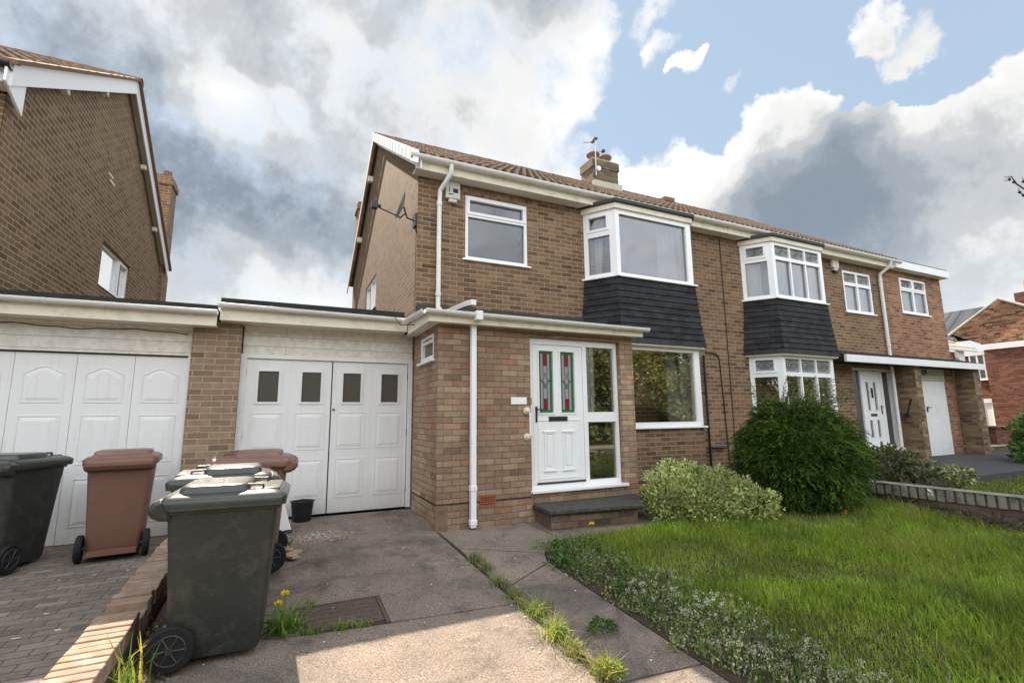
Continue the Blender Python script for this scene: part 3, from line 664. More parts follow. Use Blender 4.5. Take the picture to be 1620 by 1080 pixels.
gutter(H, (1.53, 6.685, 3.895), (8.19, 6.685, 3.895), .058)
# dry verge caps on the front slope, boards on the rear slope
b = MB(); sl = (R_Z-E_Z)/(R_Y-E_Y); n = 15
for i in range(n):
    a = 6.66+(R_Y-6.66)*i/n; c = a+(R_Y-6.66)/n*1.04; za = E_Z+(a-E_Y)*sl; zc = E_Z+(c-E_Y)*sl
    b.hexa([(1.555, a, za-.15), (1.640, a, za-.15), (1.640, c, zc-.165), (1.565, c, zc-.165)], [(1.555, a, za+.065), (1.640, a, za+.065), (1.640, c, zc+.045), (1.565, c, zc+.045)])
b.build('verge_caps', 'white_upvc', H, bevel=.006)
bargeboard(H, 1.70, -1, h=.22, rear=False, yA=6.70, name='verge_board'); bargeboard(H, 1.60, -1, 'cream_soffit', h=.16, front=False)
b = MB()
for y in (11.6, 13.2): z = E_Z+(2*R_Y-y-E_Y)*sl; MB().box(1.60, 1.72, y-.06, y+.06, z-.34, z-.2).build('verge_bracket', 'cream_paint', H, bevel=.01)
window(H, (2.50, 7.0, 2.49), (1, 0, 0), 1.115, 1.075, [(.05, 1.065, .045, .715), (.075, 1.04, .80, 1.0, 1)], label='window with one wide top light over one large pane', d=-.01)
curtain(H, (2.53, 7.3, 2.4), (1, 0, 0), 1.06, 1.2, 'blind', 2, .002, 'blind')
window(H, (1.72, 12.10, 2.42), (0, -1, 0), 1.47, .74, [(.05, .70, .05, .69), (.78, 1.42, .05, .69)], pm='pane_side', d=-.02)
PL1 = [(4.765, 7), (5.10, 6.5), (6.86, 6.5), (7.20, 7)]
bay(H, PL1, None, None,
    [[(.13, .80, .055, .62), (.18, .72, .735, .92, 1)], [(.045, .93, .04, .93)], [(.13, .87, .06, .92)]],
    [[(.13, .87, .06, .92)], [(.05, .925, .055, .94)], [(.13, .87, .06, .92)]], 'main_brick')
# curtains and rooms inside the bay
curtain(H, (6.25, 6.78, 2.35), (1, 0, 0), .46, 1.25, folds=6); curtain(H, (4.98, 6.98, 2.35), (.5, -.6, 0), .2, 1.25, folds=3, taper=.5)
curtain(H, (6.20, 6.66, -.25), (1, 0, 0), .22, 1.5, folds=3, taper=-.5); curtain(H, (6.50, 6.66, -.25), (1, 0, 0), .30, 1.5, 'net_curtain', folds=3)
curtain(H, (5.15, 6.9, 2.4), (1, 0, 0), 1.75, 1.2, 'blind', 2, .002, 'blind')
# pipes, flashing, cables
def pipe(parent, pts, r=.034, sq=False, mat='gutter_white', name='downpipe', collars=()):
    b = MB()
    if sq:
        for a, c in zip(pts, pts[1:]):
            a, c = Vector(a), Vector(c); d = (c-a).normalized(); s = Vector((1, 0, 0)); t = d.cross(s).normalized(); q = lambda p: [p-s*r-t*r, p+s*r-t*r, p+s*r+t*r, p-s*r+t*r]
            b.loft([q(a-d*.01), q(c+d*.01)])
        for z in collars: b.box(pts[0][0]-r-.008, pts[0][0]+r+.008, pts[0][1]-r-.008, pts[0][1]+r+.008, z-.03, z+.03)
    else:
        b.tube(pts, r, 12)
        for z in collars: b.lathe((pts[-1][0], pts[-1][1], z), [(r+.009, -.03), (r+.009, .03)], 14)
    return recalc(b.build(name, mat, parent, smooth=not sq, bevel=.004 if sq else 0))
pipe(H, [(2.16, 6.685, 3.86), (2.16, 6.70, 3.72), (2.055, 6.93, 3.52), (2.05, 6.945, 3.3), (2.05, 6.945, 1.60)], .036, collars=(3.30, 1.85))
MB().box(1.735, 4.80, 6.975, 6.999, 1.40, 1.68).build('lead_flashing', 'lead', H)
pipe(H, [(2.05, 6.90, 1.62), (2.05, 6.90, 1.50), (2.14, 5.85, 1.47), (2.16, 5.72, 1.46)], .035, True, name='linking_pipe')
b = MB()
b.tube([(7.32, 6.985, 3.7), (7.33, 6.985, 1.3), (7.30, 6.985, -1.2)], .007, 5); b.tube([(7.12, 6.71, 3.90), (7.25, 6.80, 3.72), (7.32, 6.985, 3.66)], .006, 5)
b.tube([(1.712, 7.03, 3.0), (1.710, 7.02, 2.4), (1.712, 7.02, 1.5)], .004, 4); b.tube([(1.30, 6.62, 1.42), (1.42, 6.6, 1.26), (1.62, 6.2, 1.22)], .006, 5)
b.build('cable', 'cable', H)
MB().tube([(7.55, 6.985, 1.22), (7.85, 6.985, 1.20), (7.92, 6.985, 1.10), (7.93, 6.985, 1.0), (7.96, 6.985, .3), (8.0, 6.985, -1.1)], .010, 5).build('cable', 'cable', H)
MB().tube([(7.46, 6.95, 1.15), (7.46, 6.95, -1.15)], .022, 8).tube([(7.46, 6.95, -.62), (7.9, 6.95, -.64)], .022, 8).build('black_pipe', 'black_plastic', H)
# rear chimney stack beside the gable
b = MB(); b.prism([(1.78, 14.72), (2.4, 14.72), (2.4, 15.3), (1.78, 15.3)], -1.2, 6.6); b.prism([(1.74, 14.68), (2.44, 14.68), (2.44, 15.34), (1.74, 15.34)], 6.35, 6.52)
b.build('rear_chimney', 'gable_brick', H)

# ridge chimney shared on the ridge
C = thing('chimney', (8.1, 10.9, 6.2), 'brick chimney stack with two clay pots on the main roof', 'chimney')
b = MB(); b.box(7.62, 8.50, 10.62, 11.2, 6.0, 7.02); b.box(7.59, 8.53, 10.59, 11.23, 7.02, 7.26)
b.build('stack', 'chimney_brick', C)
MB().prism([(7.62, 10.62), (8.50, 10.62), (8.50, 11.2), (7.62, 11.2)], 7.26, 7.30).build('flaunching', 'stone_pale', C)
MB().box(7.58, 8.54, 10.50, 10.618, 6.38, 6.56).build('lead_apron', 'stone_pale', C)
for x in (7.85, 8.27):
    pot = recalc(MB().lathe((x, 10.9, 7.30), [(.11, 0), (.12, .04), (.115, .15), (.19, .22), (.20, .25), (.18, .28), (.10, .28), (.09, .05)], 18).build('chimney_pot', 'clay', C, smooth=True))
A = thing('tv_aerial', (7.66, 10.55, 7.0), 'thin television aerial on a mast strapped to the ridge chimney', 'aerial')
b = MB(); b.tube([(7.66, 10.52, 6.7), (7.66, 10.52, 7.85)], .014, 6); b.build('mast', 'bright_metal', A)
b = MB(); b.tube([(7.66, 10.52, 7.72), (7.12, 10.3, 7.44)], .004, 5)
for i in range(12): t = i/11; p = Vector((7.66, 10.52, 7.72)).lerp(Vector((7.12, 10.3, 7.44)), t); b.tube([p+Vector((-.02, .07, 0)), p-Vector((-.02, .07, 0))], .002, 4)
b.box(7.60, 7.66, 10.48, 10.56, 7.78, 7.84); b.box(7.52, 7.60, 10.46, 10.54, 7.66, 7.72); b.box(7.67, 7.73, 10.48, 10.56, 7.80, 7.85)
b.build('antenna_boom', 'black_metal', A)
b = MB().lathe((7.72, 10.48, 6.90), [(.07, -.03), (.075, 0), (.07, .03)], 14, 'y'); b.build('strap_bracket', 'white_paint', A)
A2 = thing('small_aerial', (8.35, 10.9, 7.5), 'small dark aerial poking up behind the right chimney pot', 'aerial')
MB().tube([(8.32, 11.1, 7.2), (8.32, 11.1, 7.88)], .010, 5).box(8.30, 8.42, 11.06, 11.14, 7.88, 7.95).tube([(8.32, 11.1, 7.86), (8.02, 10.9, 7.72)], .006, 4).build('antenna_boom', 'black_metal', A2)

# alarm boxes
def alarm(x, z, mat, label, dark=False):
    a = thing('alarm_box', (x, 7, z), label, 'alarm box', 'alarm boxes under the eaves')
    b = MB().frame((x, 6.999, z)); b.lbox(0, .24, 0, .075, 0, .30); b.lbox(.05, .19, 0, .07, -.06, 0); b.build('cover', mat, a, bevel=.02, seg=3)
    if dark: m = MB().frame((x, 6.999, z)); m.lbox(.115, .20, .0755, .079, .10, .17); m.lbox(.05, .062, .0755, .079, .10, .19); m.lbox(.04, .12, .0755, .079, .06, .075); m.build('printed_mark', 'number_black', a)
    else: m = MB().frame((x, 6.999, z)); m.lbox(.02, .20, .001, .07, -.10, -.061); m.build('strobe', 'black_plastic', a, bevel=.01)
alarm(2.15, 3.42, 'alarm_white', 'weathered white alarm box with worn dark print beside the top of the left downpipe', True)
alarm(11.95, 3.50, 'cream_paint', 'plain cream alarm box with a dark base beside the right house window')
# satellite dish on the gable
D = thing('satellite_dish', (1.6, 6.9, 3.0), 'grey satellite dish with its receiver arm on the gable wall of the main house', 'satellite dish')
def dish():
    c = Vector((1.46, 7.05, 3.22)); ax = Vector((-.93, .12, .28)).normalized(); a = Vector((0, 1, 0)); a = (a-ax*a.dot(ax)).normalized(); u = ax.cross(a)
    b = MB(); rings = []
    for k in range(6):
        r = .22*k/5+.002; d = -.045*(1-(k/5)**2); rings.append([c+ax*d+(a*math.cos(t)*r*.85+u*math.sin(t)*r) for t in [2*math.pi*i/20 for i in range(20)]])
    for k in range(5, -1, -1):
        r = .22*k/5+.002; d = -.045*(1-(k/5)**2)-.008; rings.append([c+ax*d+(a*math.cos(t)*r*.85+u*math.sin(t)*r) for t in [2*math.pi*i/20 for i in range(20)]])
    recalc(b.loft(rings, cap=False).build('reflector', 'dish_grey', D, smooth=True))
    b = MB(); b.tube([c-u*.0+Vector((0, 0, -.2)), c+ax*.30+Vector((0, 0, -.18)), (1.14, 7.08, 3.14)], .012, 6); b.build('arm', 'black_metal', D)
    b = MB(); b.box(1.04, 1.13, 7.03, 7.12, 3.10, 3.22); b.tube([(1.12, 7.08, 3.16), (1.18, 7.08, 3.15)], .028, 10); b.build('receiver', 'black_plastic', D, bevel=.01)
    b = MB(); b.tube([(1.72, 7.10, 3.02), (1.58, 7.08, 3.04), (1.52, 7.06, 3.20)], .016, 6); b.box(1.69, 1.72, 7.02, 7.18, 2.92, 3.12); b.tube([c+Vector((0, 0, -.22)), (1.55, 7.07, 3.1)], .012, 5); b.build('wall_bracket', 'black_metal', D)
dish()

# ------------------------------------------------------------------ porch
P = thing('porch', (3.2, 5.8, -1.33), 'flat roofed porch of mottled buff and red brick with a white stained glass door', 'porch')
b = MB().frame((1.72, 5.8, -1.42)); b.holes(3.035, 2.62, [(1.29, 2.80, .46, 2.50)], -.11, 0, sides=False)
b.build('front_wall', 'porch_brick', P)
b = MB().frame((1.72, 7.0, -1.42), (0, -1, 0)); b.holes(1.20, 2.62, [(.33, 1.00, 2.16, 2.50)], -.10, 0, sides=False); b.build('side_wall', 'porch_brick', P)
b = MB().frame((4.755, 5.8, -1.42), (0, 1, 0)); b.quad(b.P(0, 0, 0), b.P(1.2, 0, 0), b.P(1.2, 0, 2.62), b.P(0, 0, 2.62)); b.build('side_wall', 'porch_brick', P)
MB().box(1.90, 4.6, 5.95, 6.9, -1.05, -.95).box(4.55, 4.6, 5.95, 6.98, -.9, 1.2).build('porch_floor', 'interior', P)
# damp course and the render block at the corner
MB().box(1.714, 3.0, 5.794, 5.80, -1.04, -1.028).box(1.714, 1.72, 5.794, 6.95, -1.04, -1.028).build('damp_course', 'felt', P)
MB().box(1.709, 1.86, 5.789, 5.799, -1.40, -1.045).build('corner_block', 'render_brown', P)
# roof slab, fascia, gutters
MB().box(1.56, 4.84, 5.66, 6.97, 1.20, 1.31).build('roof', 'felt', P)
MB().box(1.55, 4.84, 5.635, 5.659, 1.155, 1.30).box(1.55, 1.573, 5.66, 6.74, 1.155, 1.30).build('fascia', 'cream_paint', P, bevel=.003)
MB().box(1.575, 4.82, 5.661, 5.797, 1.165, 1.19).box(1.575, 1.717, 5.80, 6.9, 1.165, 1.19).build('soffit', 'cream_soffit', P)
gutter(P, (1.50, 5.58, 1.29), (4.88, 5.58, 1.275), .05)
gutter(P, (1.50, 6.68, 1.345), (1.50, 5.60, 1.29), .05, brackets=False)
pipe(P, [(2.165, 5.74, 1.22), (2.165, 5.74, -1.31)], .034, True, 'white_upvc', collars=(1.18, -.86, -1.26))
MB().box(2.12, 2.21, 5.50, 5.66, 1.19, 1.31).build('gutter_outlet', 'gutter_white', P, bevel=.01)
# side window
window(P, (1.72, 6.67, .74), (0, -1, 0), .67, .34, [(.07, .60, .06, .24), (.10, .57, .275, .305, 0)], pm='pane_obscure', d=-.01)
# air vent
b = MB().frame((2.275, 5.799, -1.10)); b.holes(.215, .14, [(.012+.0195*i, .026+.0195*i, .02+.026*j, .036+.026*j) for i in range(10) for j in range(4)], 0, .008); b.build('air_vent', 'vent_red', P)
MB().box(2.28, 2.485, 5.7965, 5.7985, -1.095, -.965).build('vent_backing', 'black_plastic', P)
# door set: frame with openings for leaf and two side panes
def doorset():
    O = (3.03, 5.87, -.955); b = MB().frame(O); w, h = 1.475, 2.03
    b.holes(w, h, [(.055, .865, .05, 1.945), (.935, 1.425, 1.005, 1.945), (.935, 1.425, .065, .865)], -.06, 0); fr = b.build('door_frame', 'white_upvc', P, bevel=.004)
    MB().frame(O).lbox(-.04, w+.04, -.02, .13, -.04, -.001).build('threshold_sill', 'white_upvc', P, bevel=.006)
    [MB().frame(O).lbox(.936, 1.424, -.05, -.04, e, f).build('side_pane', 'pane_low', fr) for e, f in ((1.006, 1.944), (.066, .864))]
    lf = MB().frame(O); D1 = -.004
    lf.holes(.860, 1.938, [(.150, .375, 1.000, 1.855), (.495, .725, 1.000, 1.855)], -.05, D1, u00=.060, v00=.056)
    # sash beads
    for a, c in ((.150, .375), (.495, .725)): lf.holes(c+.022, 1.877, [(a, c, 1.0, 1.855)], D1, D1+.010, u00=a-.022, v00=.978)
    # waist rail mouldings and lower panels
    lf.holes(.800, .905, [(.132, .788, .132, .893)], D1, D1+.007, u00=.120, v00=.120)
    for a, c in ((.215, .385), (.510, .680)):
        lf.holes(c, .735, [(a+.02, c-.02, .255, .715)], D1, D1+.012, u00=a, v00=.235); lf.lbox(a+.045, c-.045, D1, D1+.010, .285, .690)
        lf.lbox(a-.015, c+.015, D1, D1+.020, .735, .750); lf.lbox(a-.015, c+.015, D1, D1+.020, .215, .235)
    leaf = lf.build('front_door', 'white_upvc', P, bevel=.003)
    MB().frame(O).lbox(.10, .86, D1, D1+.022, .058, .078).build('weather_bar', 'hub_grey', leaf)
    for a, c in ((.150, .375), (.495, .725)):
        e, f = 1.000, 1.855; m = MB().frame(O); m.lbox(a, c, -.040, -.030, e, f); m.build('clear_glass', 'glass_clear', leaf)
        m = MB().frame(O); q = .036; m.holes(c-.002, f-.002, [(a+q, c-q, e+q, f-q)], -.030, -.027, u00=a+.002, v00=e+.002); m.build('green_glass', 'glass_green', leaf)
        cx = (a+c)/2
        for z0, z1 in ((1.655, 1.828), (1.03, 1.19)): MB().frame(O).lbox(cx-.030, cx+.030, -.030, -.0262, z0, z1).build('red_glass', 'glass_red', leaf)
        m = MB().frame(O); T = lambda p: m.tube([m.P(*x) for x in p], .0035, 4)
        T([(cx-.031, -.026, e+q), (cx-.031, -.026, 1.37)]); T([(cx+.031, -.026, e+q), (cx+.031, -.026, 1.37)]); T([(cx-.031, -.026, 1.52), (cx-.031, -.026, f-q)]); T([(cx+.031, -.026, 1.52), (cx+.031, -.026, f-q)])
        T([(cx, -.025, 1.33), (cx+.055, -.025, 1.44), (cx, -.025, 1.56), (cx-.055, -.025, 1.44), (cx, -.025, 1.33)]); T([(cx, -.025, 1.37), (cx+.035, -.025, 1.44), (cx, -.025, 1.52), (cx-.035, -.025, 1.44), (cx, -.025, 1.37)])
        for z in (1.19, 1.655): T([(cx-.031, -.026, z), (cx+.031, -.026, z)])
        for z in (1.10, 1.44, 1.76): T([(a, -.026, z), (a+q, -.026, z)]); T([(c-q, -.026, z), (c, -.026, z)])
        T([(a+q, -.026, 1.44), (cx-.055, -.026, 1.44)]); T([(cx+.055, -.026, 1.44), (c-q, -.026, 1.44)])
        T([(a+q, -.026, e+q), (c-q, -.026, e+q), (c-q, -.026, f-q), (a+q, -.026, f-q), (a+q, -.026, e+q)]); m.build('lead_pattern', 'number_black', leaf)
    MB().frame(O).lbox(.290, .590, D1, D1+.014, .885, .950).build('letterbox', 'black_metal', leaf, bevel=.006)
    m = MB().frame(O); m.lbox(.086, .114, D1, D1+.012, .875, 1.085); m.tube([m.P(.10, D1+.01, 1.045), m.P(.10, D1+.055, 1.045), m.P(.20, D1+.055, 1.040), m.P(.225, D1+.05, 1.035)], .009, 8); m.build('handle', 'black_metal', leaf, bevel=.003)
    curtain(P, (3.97, 5.99, -.0), (1, 0, 0), .20, 1.05, folds=3)
doorset()
nd = tag(MB().box(2.715, 2.945, 5.785, 5.799, .155, .25).build('name_plate', 'white_upvc', bevel=.004), 'blank white rectangular plate fixed to the porch bricks left of the door', 'plate')
g = thing('grab_rail', (2.95, 5.75, -.1), 'short white grab rail between two cream rosettes left of the porch door', 'grab rail')
MB().tube([(2.965, 5.735, .05), (2.965, 5.735, -.25)], .013, 10).build('rail', 'white_upvc', g, smooth=True)
for z in (.07, -.27): recalc(MB().lathe((2.945, 5.799, z), [(.048, 0), (.05, -.015), (.035, -.03), (.02, -.06), (.005, -.065)], 16, 'y').build('rosette', 'rose_cream', g, smooth=True))
tag(MB().box(2.985, 3.02, 5.775, 5.799, .16, .25).build('door_bell', 'brass', bevel=.01), 'small brass bell push on the door frame edge beside the white plate', 'door bell')
# doorstep
st = thing('doorstep', (3.7, 5.35, -1.35), 'dark mossy slab doorstep on a low brick base in front of the porch door', 'step')
MB().prism([(2.96, 5.27), (4.25, 5.11), (4.62, 5.60), (4.66, 5.788), (3.00, 5.788)], -1.175, -1.122).build('slab', 'slab_dark', st, bevel=.015, seg=3)
MB().prism([(3.02, 5.33), (4.21, 5.18), (4.54, 5.62), (4.56, 5.786), (3.04, 5.786)], -1.45, -1.177).build('base', 'step_brick', st)

# ------------------------------------------------------------------ middle garage
def panel_ring(b, u0, u1, v0, v1, D, t=.012, w=.028, arch=False):
    """raised-and-fielded panel: sunk groove look made from a proud ring and a proud centre"""
    if not arch:
        b.holes(u1, v1, [(u0+.012, u1-.012, v0+.012, v1-.012)], D, D+.006, u00=u0, v00=v0)
        g = w+.012; P = b.P
        o = [(u0+.02, v0+.02), (u1-.02, v0+.02), (u1-.02, v1-.02), (u0+.02, v1-.02)]; i = [(u0+g+.02, v0+g+.02), (u1-g-.02, v0+g+.02), (u1-g-.02, v1-g-.02), (u0+g+.02, v1-g-.02)]
        for k in range(4): j = (k+1) % 4; b.quad(P(o[k][0], D+.0005, o[k][1]), P(o[j][0], D+.0005, o[j][1]), P(i[j][0], D+t, i[j][1]), P(i[k][0], D+t, i[k][1]))
        b.quad(*[P(x, D+t, z) for x, z in i])
    else:
        n = 12; P = b.P; um = (u0+u1)/2
        def top(u): 
            k = (u-u0)/(u1-u0); return v1-.075*(1-max(0, math.sin(math.pi*min(max(k, 0), 1)))**1.4)
        def outline(g):
            us = [u0+g+(u1-u0-2*g)*q/n for q in range(n+1)]
            return [(u0+g, v0+g), (u1-g, v0+g)]+[(u, top(u0+(u-u0-g)/(u1-u0-2*g)*(u1-u0))-g) for u in us[::-1]]
        A, B, C2 = outline(0), outline(.012), outline(.02); E2 = outline(.055)
        m = len(A)
        for k in range(m): j = (k+1) % m; b.quad(P(A[k][0], D+.006, A[k][1]), P(A[j][0], D+.006, A[j][1]), P(B[j][0], D+.006, B[j][1]), P(B[k][0], D+.006, B[k][1])); b.quad(P(A[k][0], D, A[k][1]), P(A[j][0], D, A[j][1]), P(A[j][0], D+.006, A[j][1]), P(A[k][0], D+.006, A[k][1])); b.quad(P(B[k][0], D+.006, B[k][1]), P(B[j][0], D+.006, B[j][1]), P(B[j][0], D, B[j][1]), P(B[k][0], D, B[k][1])); b.quad(P(C2[k][0], D+.0005, C2[k][1]), P(C2[j][0], D+.0005, C2[j][1]), P(E2[j][0], D+t, E2[j][1]), P(E2[k][0], D+t, E2[k][1]))
        b.quad(*[P(x, D+t, z) for x, z in E2])
Gm = thing('garage', (.6, 7.0, -1.25), 'flat roofed garage with white panelled double doors and four small square windows', 'garage', 'garages between the two houses')
def mid_garage():
    O = (-.45, 7.12, -1.25)
    MB().frame((-.50, 7.12, .80)).lbox(0, 2.21, -.03, .03, 0, .50).build('cladding', 'shiplap', Gm)
    f = MB().frame((-.52, 7.12, -1.25)); f.holes(2.235, 2.09, [(.075, 2.175, -.0, 2.035)], -.05, .035); f.build('door_frame', 'white_paint', Gm, bevel=.004)
    for k in range(2):
        b = MB().frame((-.445+1.05*k, 7.115, -1.245)); w = 1.046
        cols = [(.0, .523), (.523, 1.046)]; hl = []
        for a, c in cols: cw = c-a; hl.append((a+.145, c-.140, 1.465, 1.865) )
        b.holes(w-.006, 2.025, hl, -.02, 0, u00=.006 if k else 0)
        for a, c in cols:
            b.holes(c-.140+.028, 1.893, [(a+.145, c-.140, 1.465, 1.865)], 0, .012, u00=a+.145-.028, v00=1.437)
            panel_ring(b, a+.075, c-.075, .835, 1.325, 0, .009); panel_ring(b, a+.075, c-.075, .195, .705, 0, .009)
        b.lbox(.5225, .5255, .0, .003, 0, 2.02)
        d = b.build('garage_door', 'door_paint', Gm, bevel=.0025)
        for q in hl: MB().frame((-.445+1.05*k, 7.115, -1.245)).lbox(q[0]+.001, q[1]-.001, -.018, -.010, q[2]+.001, q[3]-.001).build('pane', 'pane_obscure', d)
        for z in (.2, 1.0, 1.8): MB().frame((-.445+1.05*k, 7.115, -1.245)).lbox(-.012 if not k else 1.046, 0.002 if not k else 1.058, .0, .012, z, z+.09).build('hinge', 'clay', d)
        if k: MB().frame((-.445+1.05*k, 7.115, -1.245)).lbox(.018, .050, 0, .014, 1.345, 1.377).build('lock', 'clay', d, bevel=.008)
    MB().box(-.75, 1.71, 6.78, 14.0, 1.30, 1.42).build('roof', 'felt', Gm)
    MB().box(-.75, 1.50, 6.735, 6.779, 1.41, 1.475).build('roof_edge', 'felt', Gm)
    MB().box(-.75, 1.545, 6.75, 6.775, 1.20, 1.395).build('fascia', 'cream_paint', Gm, bevel=.003)
    MB().box(-.75, 1.545, 6.776, 7.11, 1.205, 1.225).build('soffit', 'cream_soffit', Gm)
    gutter(Gm, (-.76, 6.69, 1.395), (1.50, 6.69, 1.375), .05)
    MB().box(-.44, 1.70, 7.22, 7.24, -1.25, 1.29).build('inner_wall', 'interior', Gm)
mid_garage()
Gl = thing('garage', (-2.2, 7.0, -1.32), 'flat roofed garage with white arched panel doors behind the left pair of bins', 'garage', 'garages between the two houses')
def left_garage():
    MB().frame((-4.9, 7.08, .78)).lbox(0, 3.86, -.03, .03, 0, .45).build('cladding', 'shiplap', Gl)
    x = [-1.080-.5365*i for i in range(8)]
    for i in range(7):
        a, c = x[i+1]+.002, x[i]-.002; b = MB().frame((a, 7.10, -1.335)); w = c-a; b.lbox(0, w, -.03, 0, 0, 2.095)
        panel_ring(b, .085, w-.085, 1.54, 1.95, 0, .009, arch=True); panel_ring(b, .085, w-.085, .85, 1.40, 0, .009); panel_ring(b, .085, w-.085, .18, .70, 0, .009)
        d = b.build('garage_door', 'door_paint', Gl, bevel=.002)
        if i == 1:
            h = MB().frame((a, 7.10, -1.335)); h.tube([h.P(.50, .0, .545), h.P(.50, .05, .545)], .028, 10); h.lbox(.485, .50, 0, .02, .60, .66); h.build('handle', 'black_metal', d)
    MB().box(-4.9, -1.06, 7.145, 7.165, -1.34, 1.2).build('inner_wall', 'interior', Gl)
    MB().box(-1.078, -1.05, 7.03, 7.10, -1.335, .80).build('door_frame', 'white_paint', Gl)
    MB().box(-5.0, -.77, 6.78, 14.0, 1.22, 1.33).build('roof', 'felt', Gl)
    MB().box(-5.0, -.775, 6.735, 6.779, 1.325, 1.375).build('roof_edge', 'felt', Gl)
    MB().box(-5.0, -.78, 6.75, 6.775, 1.12, 1.315).build('fascia', 'cream_paint', Gl, bevel=.003)
    MB().box(-5.0, -.78, 6.776, 7.07, 1.125, 1.145).build('soffit', 'cream_soffit', Gl)
    gutter(Gl, (-5.0, 6.69, 1.30), (-.78, 6.69, 1.30), .05)
    b = MB(); pts = []
    for i in range(60): t = i/59; pts.append((-4.2+3.1*t, 7.045, 1.06+.012*math.sin(t*17)+.006*math.sin(t*55)))
    b.tube(pts, .005, 4); b.build('cable', 'cable', Gl)
left_garage()
pl_ = tag(MB().box(-1.045, -.515, 6.96, 7.45, -1.42, 1.235).build('brick_pillar', 'pillar_brick'), 'brown brick pillar standing between the two white garage doorways', 'pillar')

# ------------------------------------------------------------------ right half of the pair
H2 = thing('semi_detached_house', (12, 7, -1.1), 'brown brick semi-detached house with leaded top windows and number 129, right half of the pair', 'house')
facade(H2, 8.205, 14.28, -1.45, 3.76, [(12.40, 13.58, 2.46, 3.52), (12.33, 14.00, -.86, 1.08)], 'main_brick')
facade(H2, 14.285, 17.02, -1.45, 3.76, [(14.90, 16.22, 2.64, 3.62)], 'extension_brick', 'extension_wall', 7.0)
MB().box(16.9, 17.018, 7.002, 14.5, -1.4, 3.76).box(8.3, 16.8, 14.5, 14.6, -1.3, 3.8).build('side_wall', 'extension_brick', H2)
MB().box(8.3, 16.8, 7.2, 14.5, 1.30, 1.42).box(8.3, 16.8, 9.6, 9.7, -1.2, 3.8).build('inner_floor', 'interior', H2)
gable(H2, 14.30, 'gable_brick', 1, zbot=3.6, y0=7.01)
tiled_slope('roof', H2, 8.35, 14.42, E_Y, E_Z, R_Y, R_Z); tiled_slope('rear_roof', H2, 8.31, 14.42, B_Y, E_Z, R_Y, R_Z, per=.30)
ridge(H2, 8.31, 14.42); eaves(H2, 8.20, 14.25); gutter(H2, (8.205, 6.685, 3.895), (14.42, 6.685, 3.895), .058)
MB().box(14.29, 17.07, 6.80, 14.4, 3.93, 4.01).build('extension_roof', 'felt', H2)
MB().box(14.29, 17.07, 6.775, 6.80, 3.77, 3.975).box(17.05, 17.07, 6.80, 10, 3.77, 3.925).build('extension_fascia', 'white_paint', H2, bevel=.003)
MB().box(14.3, 17.09, 6.801, 6.998, 3.775, 3.79).build('extension_soffit', 'cream_soffit', H2)
MB().box(8.19, 8.21, 6.992, 6.9995, -1.2, 3.68).build('party_line', 'felt', H2)
MB().box(10.35, 10.75, 10.72, 10.98, R_Z, R_Z+.13).build('ridge_vent', 'ridge_clay', H2)
PL2 = [(8.80, 7), (9.15, 6.5), (10.80, 6.5), (11.15, 7)]
lt = lambda n, v0, v1, x0=.04, x1=.95, lead=1: [(x0+(x1-x0)*(i/n)+.012, x0+(x1-x0)*((i+1)/n)-.012, v0, v1, 0, lead) for i in range(n)]
bay(H2, PL2, None, None,
    [[(.13, .82, .055, .66), (.19, .73, .76, .93, 1, 1)], lt(3, .055, .685, lead=0)+lt(3, .745, .945), [(.13, .87, .06, .92)]],
    [[(.13, .82, .055, .68), (.19, .73, .77, .93, 1, 1)], lt(3, .055, .685, lead=0)+lt(3, .745, .945), [(.13, .87, .06, .92)]], 'main_brick')
curtain(H2, (8.95, 6.98, 2.35), (.5, -.62, 0), .26, 1.2, folds=5); curtain(H2, (10.3, 6.75, 2.35), (1, 0, 0), .42, 1.2, folds=5); curtain(H2, (9.2, 6.9, 2.4), (1, 0, 0), 1.65, 1.2, 'blind', 2, .002, 'blind')
for x, w in ((12.42, 1.15), ): curtain(H2, (x, 7.22, 2.4), (1, 0, 0), w, 1.2, folds=9, amp=.02)
curtain(H2, (14.92, 7.22, 2.6), (1, 0, 0), 1.28, 1.05, folds=10, amp=.02)
window(H2, (12.40, 7, 2.46), (1, 0, 0), 1.18, 1.06, [(.06, .55, .06, .68), (.62, 1.12, .06, .68), (.06, .55, .76, 1.0, 0, 1), (.62, 1.12, .76, 1.0, 0, 1)], d=-.01)
window(H2, (14.90, 7, 2.64), (1, 0, 0), 1.32, .98, [(.06, .62, .06, .62), (.69, 1.26, .06, .62), (.08, .60, .71, .92, 1, 1), (.71, 1.24, .71, .92, 1, 1)], d=-.01, pm='pane')
MB().frame((12.2, 6.997, 3.525)).holes(1.6, .15, [], -.01, 0).build('window_arch_course', 'soldier_brick', H2)
